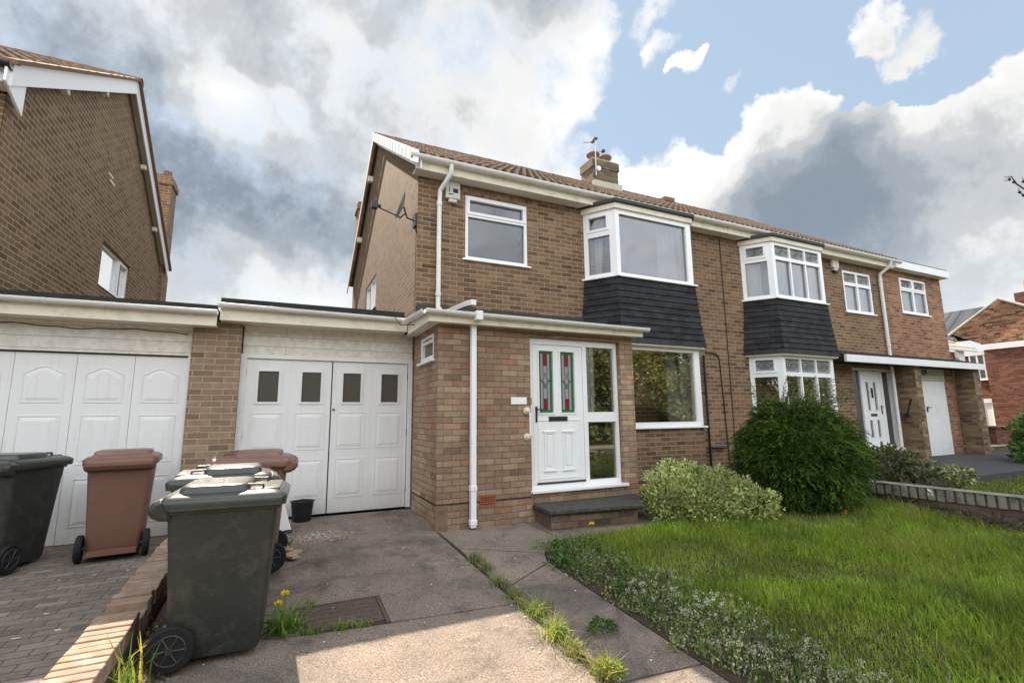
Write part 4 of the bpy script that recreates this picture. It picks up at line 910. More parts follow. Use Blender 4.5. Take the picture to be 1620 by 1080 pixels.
def doorset2():
    O = (12.33, 7.04, -.86); w, h = 1.67, 1.94
    b = MB().frame(O); b.holes(w, h, [(.05, .36, .05, h-.06), (.42, 1.18, .03, h-.05), (1.28, 1.58, .07, h-.07)], -.06, 0); b.build('door_frame', 'white_upvc', H2, bevel=.004)
    MB().frame(O).lbox(-.05, w+.04, -.02, .12, -.05, -.001).build('threshold_sill', 'white_upvc', H2, bevel=.005)
    [MB().frame(O).lbox(*q).build('side_pane', 'pane_obscure', H2) for q in ((.051, .359, -.05, -.04, .051, h-.061), (1.281, 1.579, -.05, -.04, .071, h-.071))]
    hl = [(.56, .665, .92, 1.60), (.86, .965, .92, 1.60), (.56, .665, .27, .68), (.86, .965, .27, .68)]
    lf = MB().frame(O); lf.holes(1.172, h-.058, hl, -.04, -.004, u00=.428, v00=.038)
    for q in hl: lf.holes(q[1]+.02, q[3]+.02, [q], -.004, .006, u00=q[0]-.02, v00=q[2]-.02)
    lf = lf.build('front_door', 'white_upvc', H2, bevel=.003)
    for q in hl: MB().frame(O).lbox(q[0], q[1], -.03, -.022, q[2], q[3]).build('pane', 'pane_obscure', lf)
    MB().frame(O).lbox(.64, .89, -.004, .01, .775, .835).build('letterbox', 'black_metal', lf, bevel=.005)
    m = MB().frame(O); m.lbox(1.10, 1.125, -.004, .008, .82, 1.04); m.tube([m.P(1.11, .0, 1.0), m.P(1.11, .05, 1.0), m.P(1.02, .05, 1.0)], .009, 6); m.build('handle', 'black_metal', lf)
    k = MB().frame(O); k.lathe(tuple(k.P(.765, -.02, 1.36)), [(.02, -.02), (.035, -.0), (.02, .02)], 10, 'z'); k.lbox(.75, .78, 0, .03, 1.22, 1.46); k.build('knocker', 'black_metal', lf)
doorset2()
MB().box(12.0, 13.98, 6.62, 6.98, -1.15, -.985).build('doorstep', 'slab_dark', H2, bevel=.02)
# canopy over door and store, with the two brick wing piers
MB().box(11.22, 17.42, 6.44, 6.50, 1.125, 1.285).build('canopy_fascia', 'white_paint', H2, bevel=.004)
b = MB(); b.hexa([(11.22, 6.50, 1.15), (17.42, 6.50, 1.15), (17.42, 6.995, 1.15), (11.22, 6.995, 1.15)], [(11.22, 6.505, 1.30), (17.42, 6.505, 1.30), (17.42, 6.995, 1.46), (11.22, 6.995, 1.46)]); b.build('canopy_roof', 'felt', H2)
for x0, x1 in ((14.16, 14.42), (17.07, 17.42)): MB().box(x0, x1, 6.58, 6.999, -1.45, 1.148).build('wing_pier', 'pier_brick', H2)
pipe(H2, [(13.98, 6.685, 3.86), (13.98, 6.70, 3.75), (13.90, 6.93, 3.56), (13.90, 6.94, 3.4), (13.90, 6.94, -1.05)], .042, collars=(3.4, 1.7))
dj = MB().frame((15.31, 6.985, -1.2)); dj.lbox(0, 1.13, -.03, 0, 0, 2.02)
for i in range(4):
    z = .10+.49*i; dj.lbox(.0, 1.13, 0, .004, z+.44, z+.446)
    for k in range(2): dj.holes(.15+.45*k+.38, z+.33, [(.165+.45*k, .15+.45*k+.365, z+.115, z+.315)], 0, .006, u00=.15+.45*k, v00=z+.10)
dj = dj.build('store_door', 'white_paint', H2, bevel=.002)
hm = MB().frame((15.31, 6.985, -1.2)); hm.lbox(.06, .09, .0, .02, 1.20, 1.34); hm.tube([hm.P(.07, .02, 1.32), hm.P(.07, .05, 1.32), hm.P(.19, .05, 1.32)], .012, 6); hm.build('handle', 'black_metal', dj)
MB().frame((15.29, 6.985, .83)).lbox(0, 1.17, -.03, .01, 0, .315).build('store_cladding', 'shiplap_cream', H2)
def text(s, loc, size, mat, parent, name='house_number', rot=(math.pi/2, 0, 0)):
    cu = bpy.data.curves.new(name, 'FONT'); cu.body = s; cu.size = size; cu.extrude = .006
    o = bpy.data.objects.new(name, cu); COL.objects.link(o); bpy.context.view_layer.update()
    me = bpy.data.meshes.new_from_object(o); bpy.data.objects.remove(o); o = bpy.data.objects.new(name, me); COL.objects.link(o)
    me.materials.clear(); me.materials.append(MATS[mat]); o.parent = parent; o.location = Vector(loc)-ORG[parent]; o.rotation_euler = rot; return o
text('129', (15.33, 6.968, 1.00), .17, 'number_black', H2)
MB().tube([(14.15, 6.75, .32), (14.13, 6.80, .05), (14.13, 6.80, .05)], .012, 6).tube([(14.13, 6.70, .34), (14.13, 6.86, -.06)], .012, 6).box(14.11, 14.16, 6.82, 6.90, -.12, -.03).build('wall_bracket', 'black_metal', H2)

# ------------------------------------------------------------------ left neighbour house
H0 = thing('detached_house', (-3.05, 10, -1.3), 'tall brown brick house at the left edge with a thick white bargeboard', 'house')
gable(H0, -3.05, 'left_gable_brick', 1, [(10.55, 12.28, 2.37, 3.17)])
facade(H0, -12, -3.055, -1.4, 3.70, [], 'left_gable_brick')
MB().box(-12, -3.2, 14.6, 14.7, -1.3, 3.9).build('rear_wall', 'left_gable_brick', H0)
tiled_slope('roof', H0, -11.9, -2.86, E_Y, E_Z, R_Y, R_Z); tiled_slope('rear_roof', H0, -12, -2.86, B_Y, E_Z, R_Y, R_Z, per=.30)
ridge(H0, -12, -2.86); eaves(H0, -12, -3.0, mat='white_paint'); gutter(H0, (-12, 6.685, 3.895), (-2.92, 6.685, 3.895), .058, 'black_plastic')
bargeboard(H0, -2.93, 1, h=.27, yA=6.72)
b = MB(); b.hexa([(-2.955, 6.66, 3.68), (-2.928, 6.66, 3.68), (-2.928, 7.08, 3.50), (-2.955, 7.08, 3.50)], [(-2.955, 6.66, 3.90), (-2.928, 6.66, 3.90), (-2.928, 7.08, 4.08), (-2.955, 7.08, 4.08)]); b.build('eaves_box_end', 'white_upvc', H0, bevel=.003)
# tile edge showing above the board
b = MB()
for a, c in ((6.66, R_Y), (R_Y+.001, 2*R_Y-6.66)):
    z = lambda y: E_Z+(min(y, 2*R_Y-y)-E_Y)*sl
    b.hexa([(-3.0, a, z(a)-.008), (-2.855, a, z(a)-.008), (-2.855, c, z(c)-.008), (-3.0, c, z(c)-.008)], [(-3.0, a, z(a)+.05), (-2.855, a, z(a)+.05), (-2.855, c, z(c)+.05), (-3.0, c, z(c)+.05)])
b.build('verge_tiles', 'ridge_clay', H0)
b = MB()
for a, c in ((6.9, R_Y), (R_Y+.001, 14.8)):
    z = lambda y: E_Z+(min(y, 2*R_Y-y)-E_Y)*sl-.12
    b.hexa([(-3.049, a, z(a)-.012), (-2.931, a, z(a)-.012), (-2.931, c, z(c)-.012), (-3.049, c, z(c)-.012)], [(-3.049, a, z(a)), (-2.931, a, z(a)), (-2.931, c, z(c)), (-3.049, c, z(c))])
b.build('verge_soffit', 'cream_soffit', H0)
b = MB()
for y in (8.2, 9.6, 12.2, 13.6):
    z = E_Z+(min(y, 2*R_Y-y)-E_Y)*sl; MB().box(-3.049, -2.95, y-.05, y+.05, z-.36, z-.26).build('purlin_end', 'cream_paint', H0, bevel=.01)
window(H0, (-3.05, 10.55, 2.37), (0, 1, 0), 1.73, .80, [(.05, 1.06, .05, .75), (1.18, 1.66, .07, .72, 1)], pm='pane_side', d=-.05)
b = MB().frame((-3.05, 0, 0), (0, 1, 0)); b.lbox(10.4, 10.62, 0, .012, 4.37, 4.40); b.lbox(10.5, 10.75, 0, .012, 4.28, 4.31); b.build('wall_vent', 'gutter_white', H0)
b = MB(); b.box(-3.75, -2.98, 14.72, 15.35, -1.3, 6.15); b.box(-3.79, -2.94, 14.68, 15.39, 6.15, 6.30); b.box(-3.75, -2.98, 14.72, 15.35, 6.30, 6.42); b.build('rear_chimney', 'left_gable_brick', H0)
recalc(MB().lathe((-3.15, 15.0, 6.42), [(.09, 0), (.10, .20), (.08, .20)], 14).build('chimney_pot', 'clay', H0, smooth=True))

# ------------------------------------------------------------------ far houses on the right
F1 = thing('far_house', (28, 9, -1.2), 'red brick house with a shallow gable and long white fascia at the right edge', 'house')
b = MB(); b.quad((28, 10.3, -1.4), (28, 3.2, -1.4), (28, 3.2, 2.72), (28, 10.3, 2.72)); b.quad((28, 10.3, -1.4), (28, 10.3, 2.72), (36, 10.3, 2.72), (36, 10.3, -1.4)); b.build('side_wall', 'far_brick', F1)
b = MB(); b.v = [(28.05, 11.35, 3.55), (28.05, 9.55, 4.80), (28.05, 6.6, 2.95), (28.05, 10.35, 2.95)]; b.f = [(0, 3, 2, 1)]; b.mi = [0]; b.build('gable_wall', 'far_gable_brick', F1)
MB().box(27.93, 27.99, 3.2, 10.32, 2.68, 2.93).build('fascia', 'white_paint', F1); MB().box(27.93, 36, 3.2, 10.34, 2.931, 2.97).build('eaves_roof', 'far_slate', F1)
b = MB(); b.tube([(27.98, 11.45, 3.52), (27.98, 9.55, 4.86), (27.98, 6.5, 2.98)], .06, 6); b.build('verge', 'stone_pale', F1)
b = MB(); b.quad((28.1, 9.55, 4.84), (28.1, 11.5, 3.48), (40, 11.5, 3.48), (40, 9.55, 4.84)); b.quad((28.1, 9.55, 4.84), (40, 9.55, 4.84), (40, 6.5, 2.96), (28.1, 6.5, 2.96)); b.build('roof', 'far_slate', F1)
MB().box(28.5, 29.3, 8.5, 9.2, 4.1, 5.06).build('chimney_stack', 'far_brick', F1); recalc(MB().lathe((28.6, 8.75, 5.06), [(.13, 0), (.14, .45), (.10, .45)], 12).build('chimney_pot', 'far_clay', F1))
F2 = thing('far_house', (28, 13, -1.2), 'far house with dark slate roof set back beside the red brick gable', 'house')
b = MB(); b.quad((28.3, 16, -1.4), (28.3, 10.31, -1.4), (28.3, 10.31, 2.5), (28.3, 16, 2.5)); b.build('side_wall', 'far_brick', F2)
MB().box(28.2, 28.3, 10.31, 12.4, 2.50, 2.68).build('fascia', 'white_paint', F2)
b = MB(); b.quad((28.2, 16, 3.2), (28.2, 10.8, 3.2), (31, 9.3, 5.1), (31, 16, 5.1)); b.build('roof', 'far_slate', F2)
window(F2, (28.3, 10.95, 1.40), (0, -1, 0), .55, 1.15, [(.04, .25, .06, 1.09), (.31, .50, .06, 1.09)], d=.09)
window(F2, (28.3, 10.95, -1.25), (0, -1, 0), .62, 1.80, [(.06, .56, .06, 1.62)], d=.09, pm='white_paint', sill=False)
F3 = thing('side_extension', (19.5, 8, 0), 'low side extension with buff roof tiles and white gutter beyond the right house', 'extension')
b = MB(); 
for i in range(4): y = 7.5+.30*i; z = 1.96+.19*i; x1 = 19.85-.45*i; b.hexa([(17.3, y, z), (x1, y, z), (x1-.2, y+.36, z+.2), (17.3, y+.36, z+.2)], [(17.3, y, z+.05), (x1, y, z+.05), (x1-.2, y+.36, z+.23), (17.3, y+.36, z+.23)])
b.build('roof', 'yellow_tile', F3); MB().box(17.3, 19.8, 7.42, 7.49, 1.86, 1.955).build('gutter', 'white_paint', F3)
MB().box(17.6, 19.6, 7.9, 8.0, -1.3, 1.9).build('wall', 'far_brick', F3); MB().box(19.0, 19.35, 7.6, 7.7, -1.2, 1.9).build('post', 'white_paint', F3)
fw_ = thing('boundary_wall', (20, 7.4, -1.2), 'low dark brick boundary wall with a red brick pier beyond the tarmac drive', 'wall')
MB().box(17.45, 30, 7.10, 7.32, -1.4, -1.02).build('wall', 'pier_brick', fw_); MB().box(17.45, 30, 7.06, 7.36, -1.02, -.97).build('coping', 'stone_pale', fw_)
MB().box(19.1, 20.1, 7.05, 7.40, -.965, -.50).box(19.05, 20.15, 7.0, 7.45, -.50, -.44).build('pier', 'far_brick', fw_)

# ------------------------------------------------------------------ garden walls
def wt(y): return -1.17-.024*(6-y)
gw = thing('garden_wall', (-.87, 3, -1.3), 'low crumbling brick wall running between the two driveways beside the front bins', 'wall')
b = MB(); y = -1.2; i = 0
while y < 6.93:
    L = .079; z = wt(y)+rng.normal(0, .004); dx = rng.normal(0, .004)
    if 4.02 < y < 4.2: z -= .055
    b.hexa([(-.985+dx, y, z-.11), (-.755+dx, y, z-.11), (-.755+dx, y+L-.008, z-.11), (-.985+dx, y+L-.008, z-.11)], [(-.985+dx, y, z), (-.755+dx, y, z+rng.normal(0, .002)), (-.755+dx, y+L-.008, z), (-.985+dx, y+L-.008, z)]); y += L; i += 1
b.build('brick_on_edge_coping', 'coping_brick', gw, bevel=.008)
b = MB(); b.hexa([(-.975, -1.2, -1.8), (-.765, -1.2, -1.8), (-.765, 6.95, -1.45), (-.975, 6.95, -1.45)], [(-.975, -1.2, wt(-1.2)-.07), (-.765, -1.2, wt(-1.2)-.07), (-.765, 6.95, wt(6.95)-.07), (-.975, 6.95, wt(6.95)-.07)]); b.build('brick_body', 'garden_brick', gw)
rw = thing('garden_wall', (8.22, 2, -1.4), 'low brick wall with upright coping stones along the right side of the lawn', 'wall')
b = MB(); y = -1.2
while y < 4.86:
    L = .105; h = .155+rng.normal(0, .006); z = -1.035
    b.box(8.105+rng.normal(0, .005), 8.335, y, y+L-.026, z-h, z+rng.normal(0, .002)); y += L
b.build('upright_coping', 'coping', rw, bevel=.008)
MB().box(8.12, 8.33, -1.2, 4.86, -1.19, -1.05).box(8.13, 8.32, -1.2, 4.86, -1.7, -1.17).build('brick_body', 'garden_brick_dark', rw)
MB().box(8.10, 8.34, -1.2, 4.86, -1.034, -1.028).build('mortar_cap', 'coping', rw)

# manhole cover
mh = thing('manhole_cover', (.5, 4.04, zg(4)-.0), 'rusty brown rectangular manhole cover sunk in the driveway', 'manhole cover')
def mz(x0, x1, y0, y1, dz, t, b): b.hexa([(x0, y0, zg(y0)+dz-t), (x1, y0, zg(y0)+dz-t), (x1, y1, zg(y1)+dz-t), (x0, y1, zg(y1)+dz-t)], [(x0, y0, zg(y0)+dz), (x1, y0, zg(y0)+dz), (x1, y1, zg(y1)+dz), (x0, y1, zg(y1)+dz)])
b = MB(); mz(.235, .765, 3.86, 4.265, -.006, .03, b)
for i in range(8):
    for j in range(5): x = .27+.06*i+.015*(j % 2); y = 3.89+.072*j; mz(x, x+.035, y, y+.02, -.002, .006, b)
b.build('plate', 'manhole', mh)
b = MB(); mz(.205, .23, 3.85, 4.285, -.001, .03, b); mz(.77, .795, 3.80, 4.285, -.001, .03, b); mz(.231, .769, 4.27, 4.285, -.001, .03, b); mz(.231, .769, 3.845, 3.856, -.001, .03, b); b.build('rim', 'manhole', mh)

# ------------------------------------------------------------------ wheelie bins
def rrect(cx, cy, hx, hy, r, z, n=5):
    pts = []
    for qx, qy, a0 in ((1, 1, 0), (-1, 1, 90), (-1, -1, 180), (1, -1, 270)):
        for k in range(n+1): a = R(a0+90*k/n); pts.append((cx+qx*(hx-r)+math.cos(a)*r, cy+qy*(hy-r)+math.sin(a)*r, z))
    return pts
def make_bin(body, lid, label, group):
    t = thing('wheelie_bin', (0, 0, 0), label, 'wheelie bin', group)
    b = MB(); prof = [(.035, -.235, .235, .215), (.06, -.245, .245, .225), (.30, -.262, .262, .237), (.60, -.280, .285, .255), (.88, -.298, .306, .272), (.885, -.315, .325, .285), (.935, -.318, .330, .29), (.94, -.30, .31, .272)]
    b.loft([rrect((a+c)/2, 0, (c-a)/2, w, .05 if z < .88 else .04, z) for z, a, c, w in prof])
    b.box(-.33, -.24, -.20, .20, .06, .10)
    recalc(b.build('body', body, t, smooth=True, bevel=0))
    # lid: skirt, dome, raised middle plateau, rear snout with handle
    l = MB(); P2 = [(.905, -.31, .350, .310), (.908, -.315, .356, .315), (.955, -.332, .362, .318), (.968, -.332, .355, .310), (.988, -.325, .325, .283), (1.000, -.27, .29, .235), (1.006, -.22, .25, .17)]
    l.loft([rrect((a+c)/2, 0, (c-a)/2, w, .05, z) for z, a, c, w in P2])
    l.loft([rrect(-.06, 0, .20-k*.014, .25-k*.014, .06, .985+z) for k, z in ((0, 0), (0.5, .040), (1.2, .052), (2.6, .058))])
    l.loft([rrect(.235, 0, .085-k*.01, .24-k*.01, .03, .975+z) for k, z in ((0, 0), (0.5, .022), (1.2, .030))])
    recalc(l.build('lid', lid, t, smooth=True))
    h = MB(); 
    sn = [(.04, .972), (-.02, .975), (-.055, .962), (-.080, .935), (-.082, .905), (-.058, .870), (-.015, .850), (.045, .845)]
    rings = [[(-.315+dx, y, z) for dx, z in sn] for y in (-.29, -.27, .27, .29)]
    rings[0] = [(-.315+dx*.6, -.295, .92+(z-.92)*.7) for dx, z in sn]; rings[-1] = [(-.315+dx*.6, .295, .92+(z-.92)*.7) for dx, z in sn]
    h.loft(rings); 
    recalc(h.build('rear_handle', body, t, bevel=.006))
    for y in (-.19, .19): MB().tube([(.12, y, 1.0), (.125, y, 1.030), (.21, y, 1.026), (.215, y, .995)], .010, 6).build('lid_handle', body, t)
    MB().tube([(-.215, -.25, .125), (-.215, .25, .125)], .014, 8).build('axle', 'hub_grey', t)
    for y in (-.272, .272):
        sgn = 1 if y > 0 else -1
        w = MB().lathe((-.215, y, .127), [(.085, -.025), (.118, -.026), (.127, -.014), (.127, .014), (.118, .026), (.085, .025)], 28, 'y'); w = recalc(w.build('wheel', 'rubber', t, smooth=True))
        r = MB().lathe((-.215, y, .127), [(.012, -.02), (.086, -.02), (.086, .02), (.012, .02)], 24, 'y')
        rr = recalc(r.build('rim', 'black_plastic', w))
        s = MB(); yy = y+sgn*.024
        for k in range(6):
            a = k*math.pi/3; ca, sa = math.cos(a), math.sin(a); s.tube([(-.215+ca*.012, yy, .127+sa*.012), (-.215+ca*.08, yy, .127+sa*.08)], .006, 4)
        pts = [(-.215+math.cos(q*math.pi/10)*.082, yy, .127+math.sin(q*math.pi/10)*.082) for q in range(21)]; s.tube(pts, .005, 4)
        s.lathe((-.215, yy, .127), [(.022, -.006), (.022, .008)], 10, 'y'); recalc(s.build('spokes', 'hub_grey', w))
    return t
GB = 'wheelie bins on the driveways'
b1 = make_bin('bin_grey', 'bin_lid_grey', 'dark grey wheelie bin closest to the camera with a shiny sunlit lid', GB)
b1.location = (-.285, 3.89, zg(3.87)); b1.rotation_euler = (R(3.4)*0, R(-0), R(-3))
b2 = copy_thing(b1, (-.38, 4.60, zg(4.6)), R(182), 'black wheelie bin sandwiched between the nearest dark bin and the brown bin', GB)
b5 = copy_thing(b1, (-2.32, 6.34, pz(6.3)), R(70), 'dark wheelie bin at the left edge beside the standalone brown bin', GB)
b3 = make_bin('bin_brown', 'bin_lid_brown', 'brown wheelie bin behind the two dark bins near the garage pillar', GB)
b3.location = (-.225, 5.28, zg(5.3)+.03); b3.rotation_euler = (0, 0, R(178))
b4 = copy_thing(b3, (-1.455, 6.42, pz(6.4)), R(97), 'brown wheelie bin standing alone in front of the arched panel garage door', GB)
b4.scale = (.95, .95, 1.0)

# bucket, sheet, rubble
bk = thing('bucket', (.30, 6.93, zg(6.9)), 'black plastic bucket against the white garage door', 'bucket')
b = MB().lathe((.30, 6.90, zg(6.9)), [(.105, 0), (.108, .01), (.135, .225), (.145, .232), (.145, .245), (.132, .245), (.103, .02)], 22); recalc(b.build('tub', 'bucket_black', bk, smooth=True))
MB().tube([(.16, 6.90, zg(6.9)+.235), (.20, 6.80, zg(6.9)+.27), (.30, 6.77, zg(6.9)+.285), (.40, 6.80, zg(6.9)+.27), (.44, 6.90, zg(6.9)+.235)], .003, 5).build('handle', 'bright_metal', bk)
b = MB(); z = zg(6.5); b.hexa([(.02, 6.55, z), (.17, 6.45, z), (.18, 6.46, z), (.03, 6.56, z)], [(-.05, 6.62, z+.42), (.04, 6.56, z+.42), (.05, 6.57, z+.42), (-.04, 6.63, z+.42)]); tag(b.build('white_sheet', 'sheet_white'), 'thin white offcut sheet leaning behind the brown front bin', 'offcut')
b = MB(); z = zg(6.5)+.006; b.tube([(.12+.06*math.cos(t*.5), 6.42+.05*math.sin(t*.5), z+.004*math.sin(t)) for t in range(13)], .007, 5); tag(b.build('cable_loop', 'cable'), 'small black loop of cable on the ground beside the bucket', 'cable')
cb = thing('rubble_heap', (.12, 5.6, zg(5.6)), 'small heap of broken tan board and debris beside the brown front bin', 'debris')
for i, (x, y, a, s) in enumerate(((.12, 5.58, .3, .13), (.16, 5.50, 1.1, .11), (.08, 5.66, 2.0, .12), (.20, 5.62, .7, .07), (.16, 5.42, 2.4, .08))):
    b = MB(); z = zg(y)+.018*(i % 3)+.004; c, q = math.cos(a), math.sin(a); f = lambda u, v: (x+u*c-v*q, y+u*q+v*c)
    bs = [f(-s, -s*.5), f(s*.8, -s*.6), f(s, s*.4), f(-s*.7, s*.55)]; b.hexa([(*p, z) for p in bs], [(*p, z+.016+.012*(k % 2)) for k, p in enumerate(bs)]); b.build('broken_board', 'cardboard', cb, bevel=.003)
V, F = leafgeo(np.array([[.14, 5.62, zg(5.6)+.06]]*5)+rnd(5, .02), rnd(5)+[0, 0, 1], .09, .04); npmesh('leaf', V, F, ['weed_leaf'], parent=cb, origin=ORG[cb])
# white spill and dropped flecks on the drive
b = MB(); random.seed(3)
def spot(cx, cy, rx, ry, n=14, seed=0, dz=.004, zf=zg):
    rr = random.Random(seed); pts = [(cx+math.cos(2*math.pi*i/n)*rx*(.6+.6*rr.random()), cy+math.sin(2*math.pi*i/n)*ry*(.6+.6*rr.random())) for i in range(n)]
    k = len(b.v); b.v += [(x, y, zf(y)+dz) for x, y in pts]; b.f.append(tuple(range(k, k+n))); b.mi.append(0)
for i in range(150): spot(.46+random.gauss(0, .15), 6.12+random.gauss(0, .10), random.uniform(.004, .022), random.uniform(.003, .014), 8, i)
tag(b.build('cement_spill', 'stone_pale'), kind='structure')
b = MB()
for i in range(60):
    x, y = random.uniform(-.6, 2.4), random.uniform(2.0, 5.6); spot(x, y, random.uniform(.004, .011), random.uniform(.004, .008), 6, 100+i, .006)
for i in range(26): x, y = random.uniform(-3.0, -1.1), random.uniform(3.2, 5.9); spot(x, y, random.uniform(.008, .03), random.uniform(.006, .012), 7, 300+i, .004, pz)
tag(b.build('pale_litter', 'petal_white'), kind='stuff', label='pale flecks scattered over the driveways')

# ------------------------------------------------------------------ plants
def blob_points(n, c, r, fn=None, shell=.55):
    """points through the outer volume of an ellipsoid"""
    d = unit(rnd(n)); k = (shell+(1-shell)*rng.random((n, 1))**.6); lump = 1+.10*np.sin(d[:, :1]*7+c[0])*np.cos(d[:, 1:2]*9)+.08*np.sin(d[:, 2:3]*11+d[:, :1]*5)
    return np.array(c)+d*k*lump*np.array(r), d
def shrub(name, label, cat, loc, clumps, n, L, Wd, mats, probs, droop=.1, out=.9, upb=.5, core='dark_leaf', shell=.6, stems=True, group=None):
    t = thing(name, loc, label, cat, group); Vs, Fs, Ms, k = [], [], [], 0
    tot = sum(c[1][0]*c[1][1]*c[1][2] for c in clumps)
    for c, r in clumps:
        m = int(n*(r[0]*r[1]*r[2])/tot); P_, d = blob_points(m, c, r, shell=shell); keep = P_[:, 2] > loc[2]+.02; P_, d = P_[keep], d[keep]; m = len(P_)
        D = d*out+rnd(m, .45)+np.array([0, 0, upb]); V, F = leafgeo(P_, D, L*rng.uniform(.6, 1.3, m), Wd*rng.uniform(.7, 1.3, m), droop); Vs.append(V); Fs.append(F+k); k += len(V); Ms.append(rng.choice(len(mats), m, p=probs))
    npmesh('foliage', np.concatenate(Vs), np.concatenate(Fs), mats, np.concatenate(Ms), t, loc)
    if stems:
        b = MB()
        for c, r in clumps:
            for q in range(4): b.tube([(loc[0]+rng.normal(0, .04), loc[1]+rng.normal(0, .04), loc[2]-.05), tuple((np.array(loc)+np.array(c))/2+rng.normal(0, .05, 3)), tuple(np.array(c)+rng.normal(0, .3, 3)*np.array(r))], [.02, .012, .005], 5)
        b.build('stem', 'bark', t)
    return t
# big conifer-like shrub: overlapping drooping sprays
def conifer():
    base = (7.0, 4.85, zg(4.85)); t = thing('evergreen_bush', base, 'large rounded dark green evergreen bush with loose feathery shoots on top', 'bush'); Vs, Fs, Ms, k = [], [], [], 0
    c = np.array([6.97, 4.86, -.62]); r = np.array([.77, .80, .78])
    ns = 5200; d = unit(rnd(ns)); d = d[d[:, 2] > -.93]; ns = len(d)
    lump = 1+.09*np.sin(d[:, :1]*7)*np.cos(d[:, 1:2]*6+1)+.06*np.sin(d[:, 2:3]*11+d[:, :1]*4); sh = (.72+.28*rng.random((ns, 1))**.5)
    S0 = c+d*r*sh*lump*np.where(d[:, 2:3] < 0, np.array([[1., 1., .98]]), 1.0)
    # each spray: a short arching twig carrying leaflets both sides, drooping outwards
    dirs = unit(d*.55+np.array([0, 0, .10])+unit(np.cross(d, [[.1, .2, 1.]]))*rng.normal(0, .5, (ns, 1))+rnd(ns, .25)); ln = rng.uniform(.10, .20, ns)
    m = 16; tt = np.tile(np.linspace(.05, 1, m), ns); ii = np.repeat(np.arange(ns), m)
    P_ = S0[ii]+dirs[ii]*(ln[ii]*tt)[:, None]; P_[:, 2] -= .55*ln[ii]*tt**2
    sd = unit(np.cross(dirs[ii], rnd(ns*m)))*np.where(np.arange(ns*m) % 2, 1, -1)[:, None]
    D = dirs[ii]*.9+sd*.55+rnd(ns*m, .15); D[:, 2] -= .5*tt
    V, F = leafgeo(P_, D, rng.uniform(.035, .065, ns*m), .011, .1); Vs.append(V); Fs.append(F+k); k += len(V)
    tip = ((rng.random(ns) < .35)[ii] & (tt > .45)) | (rng.random(ns*m) < .05); Ms.append(tip.astype(int))
    # loose wisps on top
    nw = 46; a = rng.uniform(0, 2*np.pi, nw); st = c+np.stack([np.cos(a)*.5*rng.random(nw), np.sin(a)*.5*rng.random(nw), np.full(nw, .62)], 1); dd = unit(np.stack([np.cos(a)*.6+.45, np.sin(a)*.5-.15, np.full(nw, .8)], 1)+rnd(nw, .25)); ll = rng.uniform(.25, .75, nw)
    b = MB()
    for q in range(nw): p0 = st[q]; p1 = p0+dd[q]*ll[q]*.6; p2 = p0+dd[q]*ll[q]+np.array([.08, 0, -.12*ll[q]]); b.tube([tuple(p0), tuple(p1), tuple(p2)], [.005, .004, .002], 4)
    m = 34; ii = np.repeat(np.arange(nw), m); tt = np.tile(np.linspace(.1, 1, m), nw); P_ = st[ii]+dd[ii]*(ll[ii]*tt)[:, None]; P_[:, 2] -= .12*ll[ii]*tt**2; P_[:, 0] += .08*tt**2
    D = dd[ii]*.6+unit(rnd(nw*m))*.8; V, F = leafgeo(P_, D, rng.uniform(.04, .075, nw*m), .012, .2); Vs.append(V); Fs.append(F+k); k += len(V); Ms.append((rng.random(nw*m) < .5).astype(int))
    kb = MB(); rings = []
    for q in range(1, 12):
        ph = math.pi*q/12; rings.append([(c[0]+math.sin(ph)*math.cos(a)*r[0]*.70*(1+.06*math.sin(a*5+q)), c[1]+math.sin(ph)*math.sin(a)*r[1]*.70*(1+.06*math.sin(a*4+q)), c[2]-math.cos(ph)*r[2]*.78) for a in [2*math.pi*w/20 for w in range(20)]])
    recalc(kb.loft(rings).build('inner_growth', 'conifer_leaf', t, smooth=True))
    ni = 9000; P_, d2 = blob_points(ni, c, r*.78, shell=.5); V, F = leafgeo(P_, d2+rnd(ni, .5), .09, .03); Vs.append(V); Fs.append(F+k); Ms.append(np.zeros(ni, int))
    npmesh('foliage', np.concatenate(Vs), np.concatenate(Fs), ['conifer_leaf', 'conifer_tip'], np.concatenate(Ms), t, base)
    for q in range(7): b.tube([(base[0]+rng.normal(0, .05), base[1]+rng.normal(0, .05), base[2]-.05), tuple(c+rng.normal(0, .2, 3))], [.035, .012], 6)
    b.build('branch', 'bark', t)
conifer()
shrub('variegated_shrub', 'low spreading shrub with pale yellow and green variegated leaves beside the doorstep', 'shrub', (5.15, 4.85, zg(4.85)),
      [((4.95, 5.15, -1.02), (.52, .42, .42)), ((5.35, 4.95, -1.08), (.52, .42, .38)), ((5.72, 4.72, -1.20), (.42, .36, .27)), ((4.68, 5.15, -1.14), (.30, .34, .28)), ((5.12, 4.80, -1.18), (.45, .30, .28))], 15000, .052, .026, ['variegated_leaf', 'weed_leaf', 'dark_leaf'], [.84, .10, .06], upb=.55)
shrub('hydrangea_shrub', 'straggly olive and brown leaved shrub just behind the right garden wall', 'shrub', (9.6, 5.3, zg(5.3)+.05),
      [((9.2, 5.5, -.85), (.45, .4, .32)), ((9.9, 5.2, -.88), (.42, .4, .30)), ((10.5, 5.0, -1.05), (.32, .3, .20))], 3600, .085, .045, ['olive_leaf', 'brown_leaf', 'dark_leaf'], [.5, .3, .2], shell=.35)
shrub('small_shrub', 'small pale leaved shrub at the front of the neighbour bed', 'shrub', (10.9, 4.65, zg(4.6)+.05), [((10.9, 4.65, -1.12), (.26, .26, .18))], 500, .07, .04, ['olive_leaf', 'variegated_leaf'], [.7, .3], shell=.3)
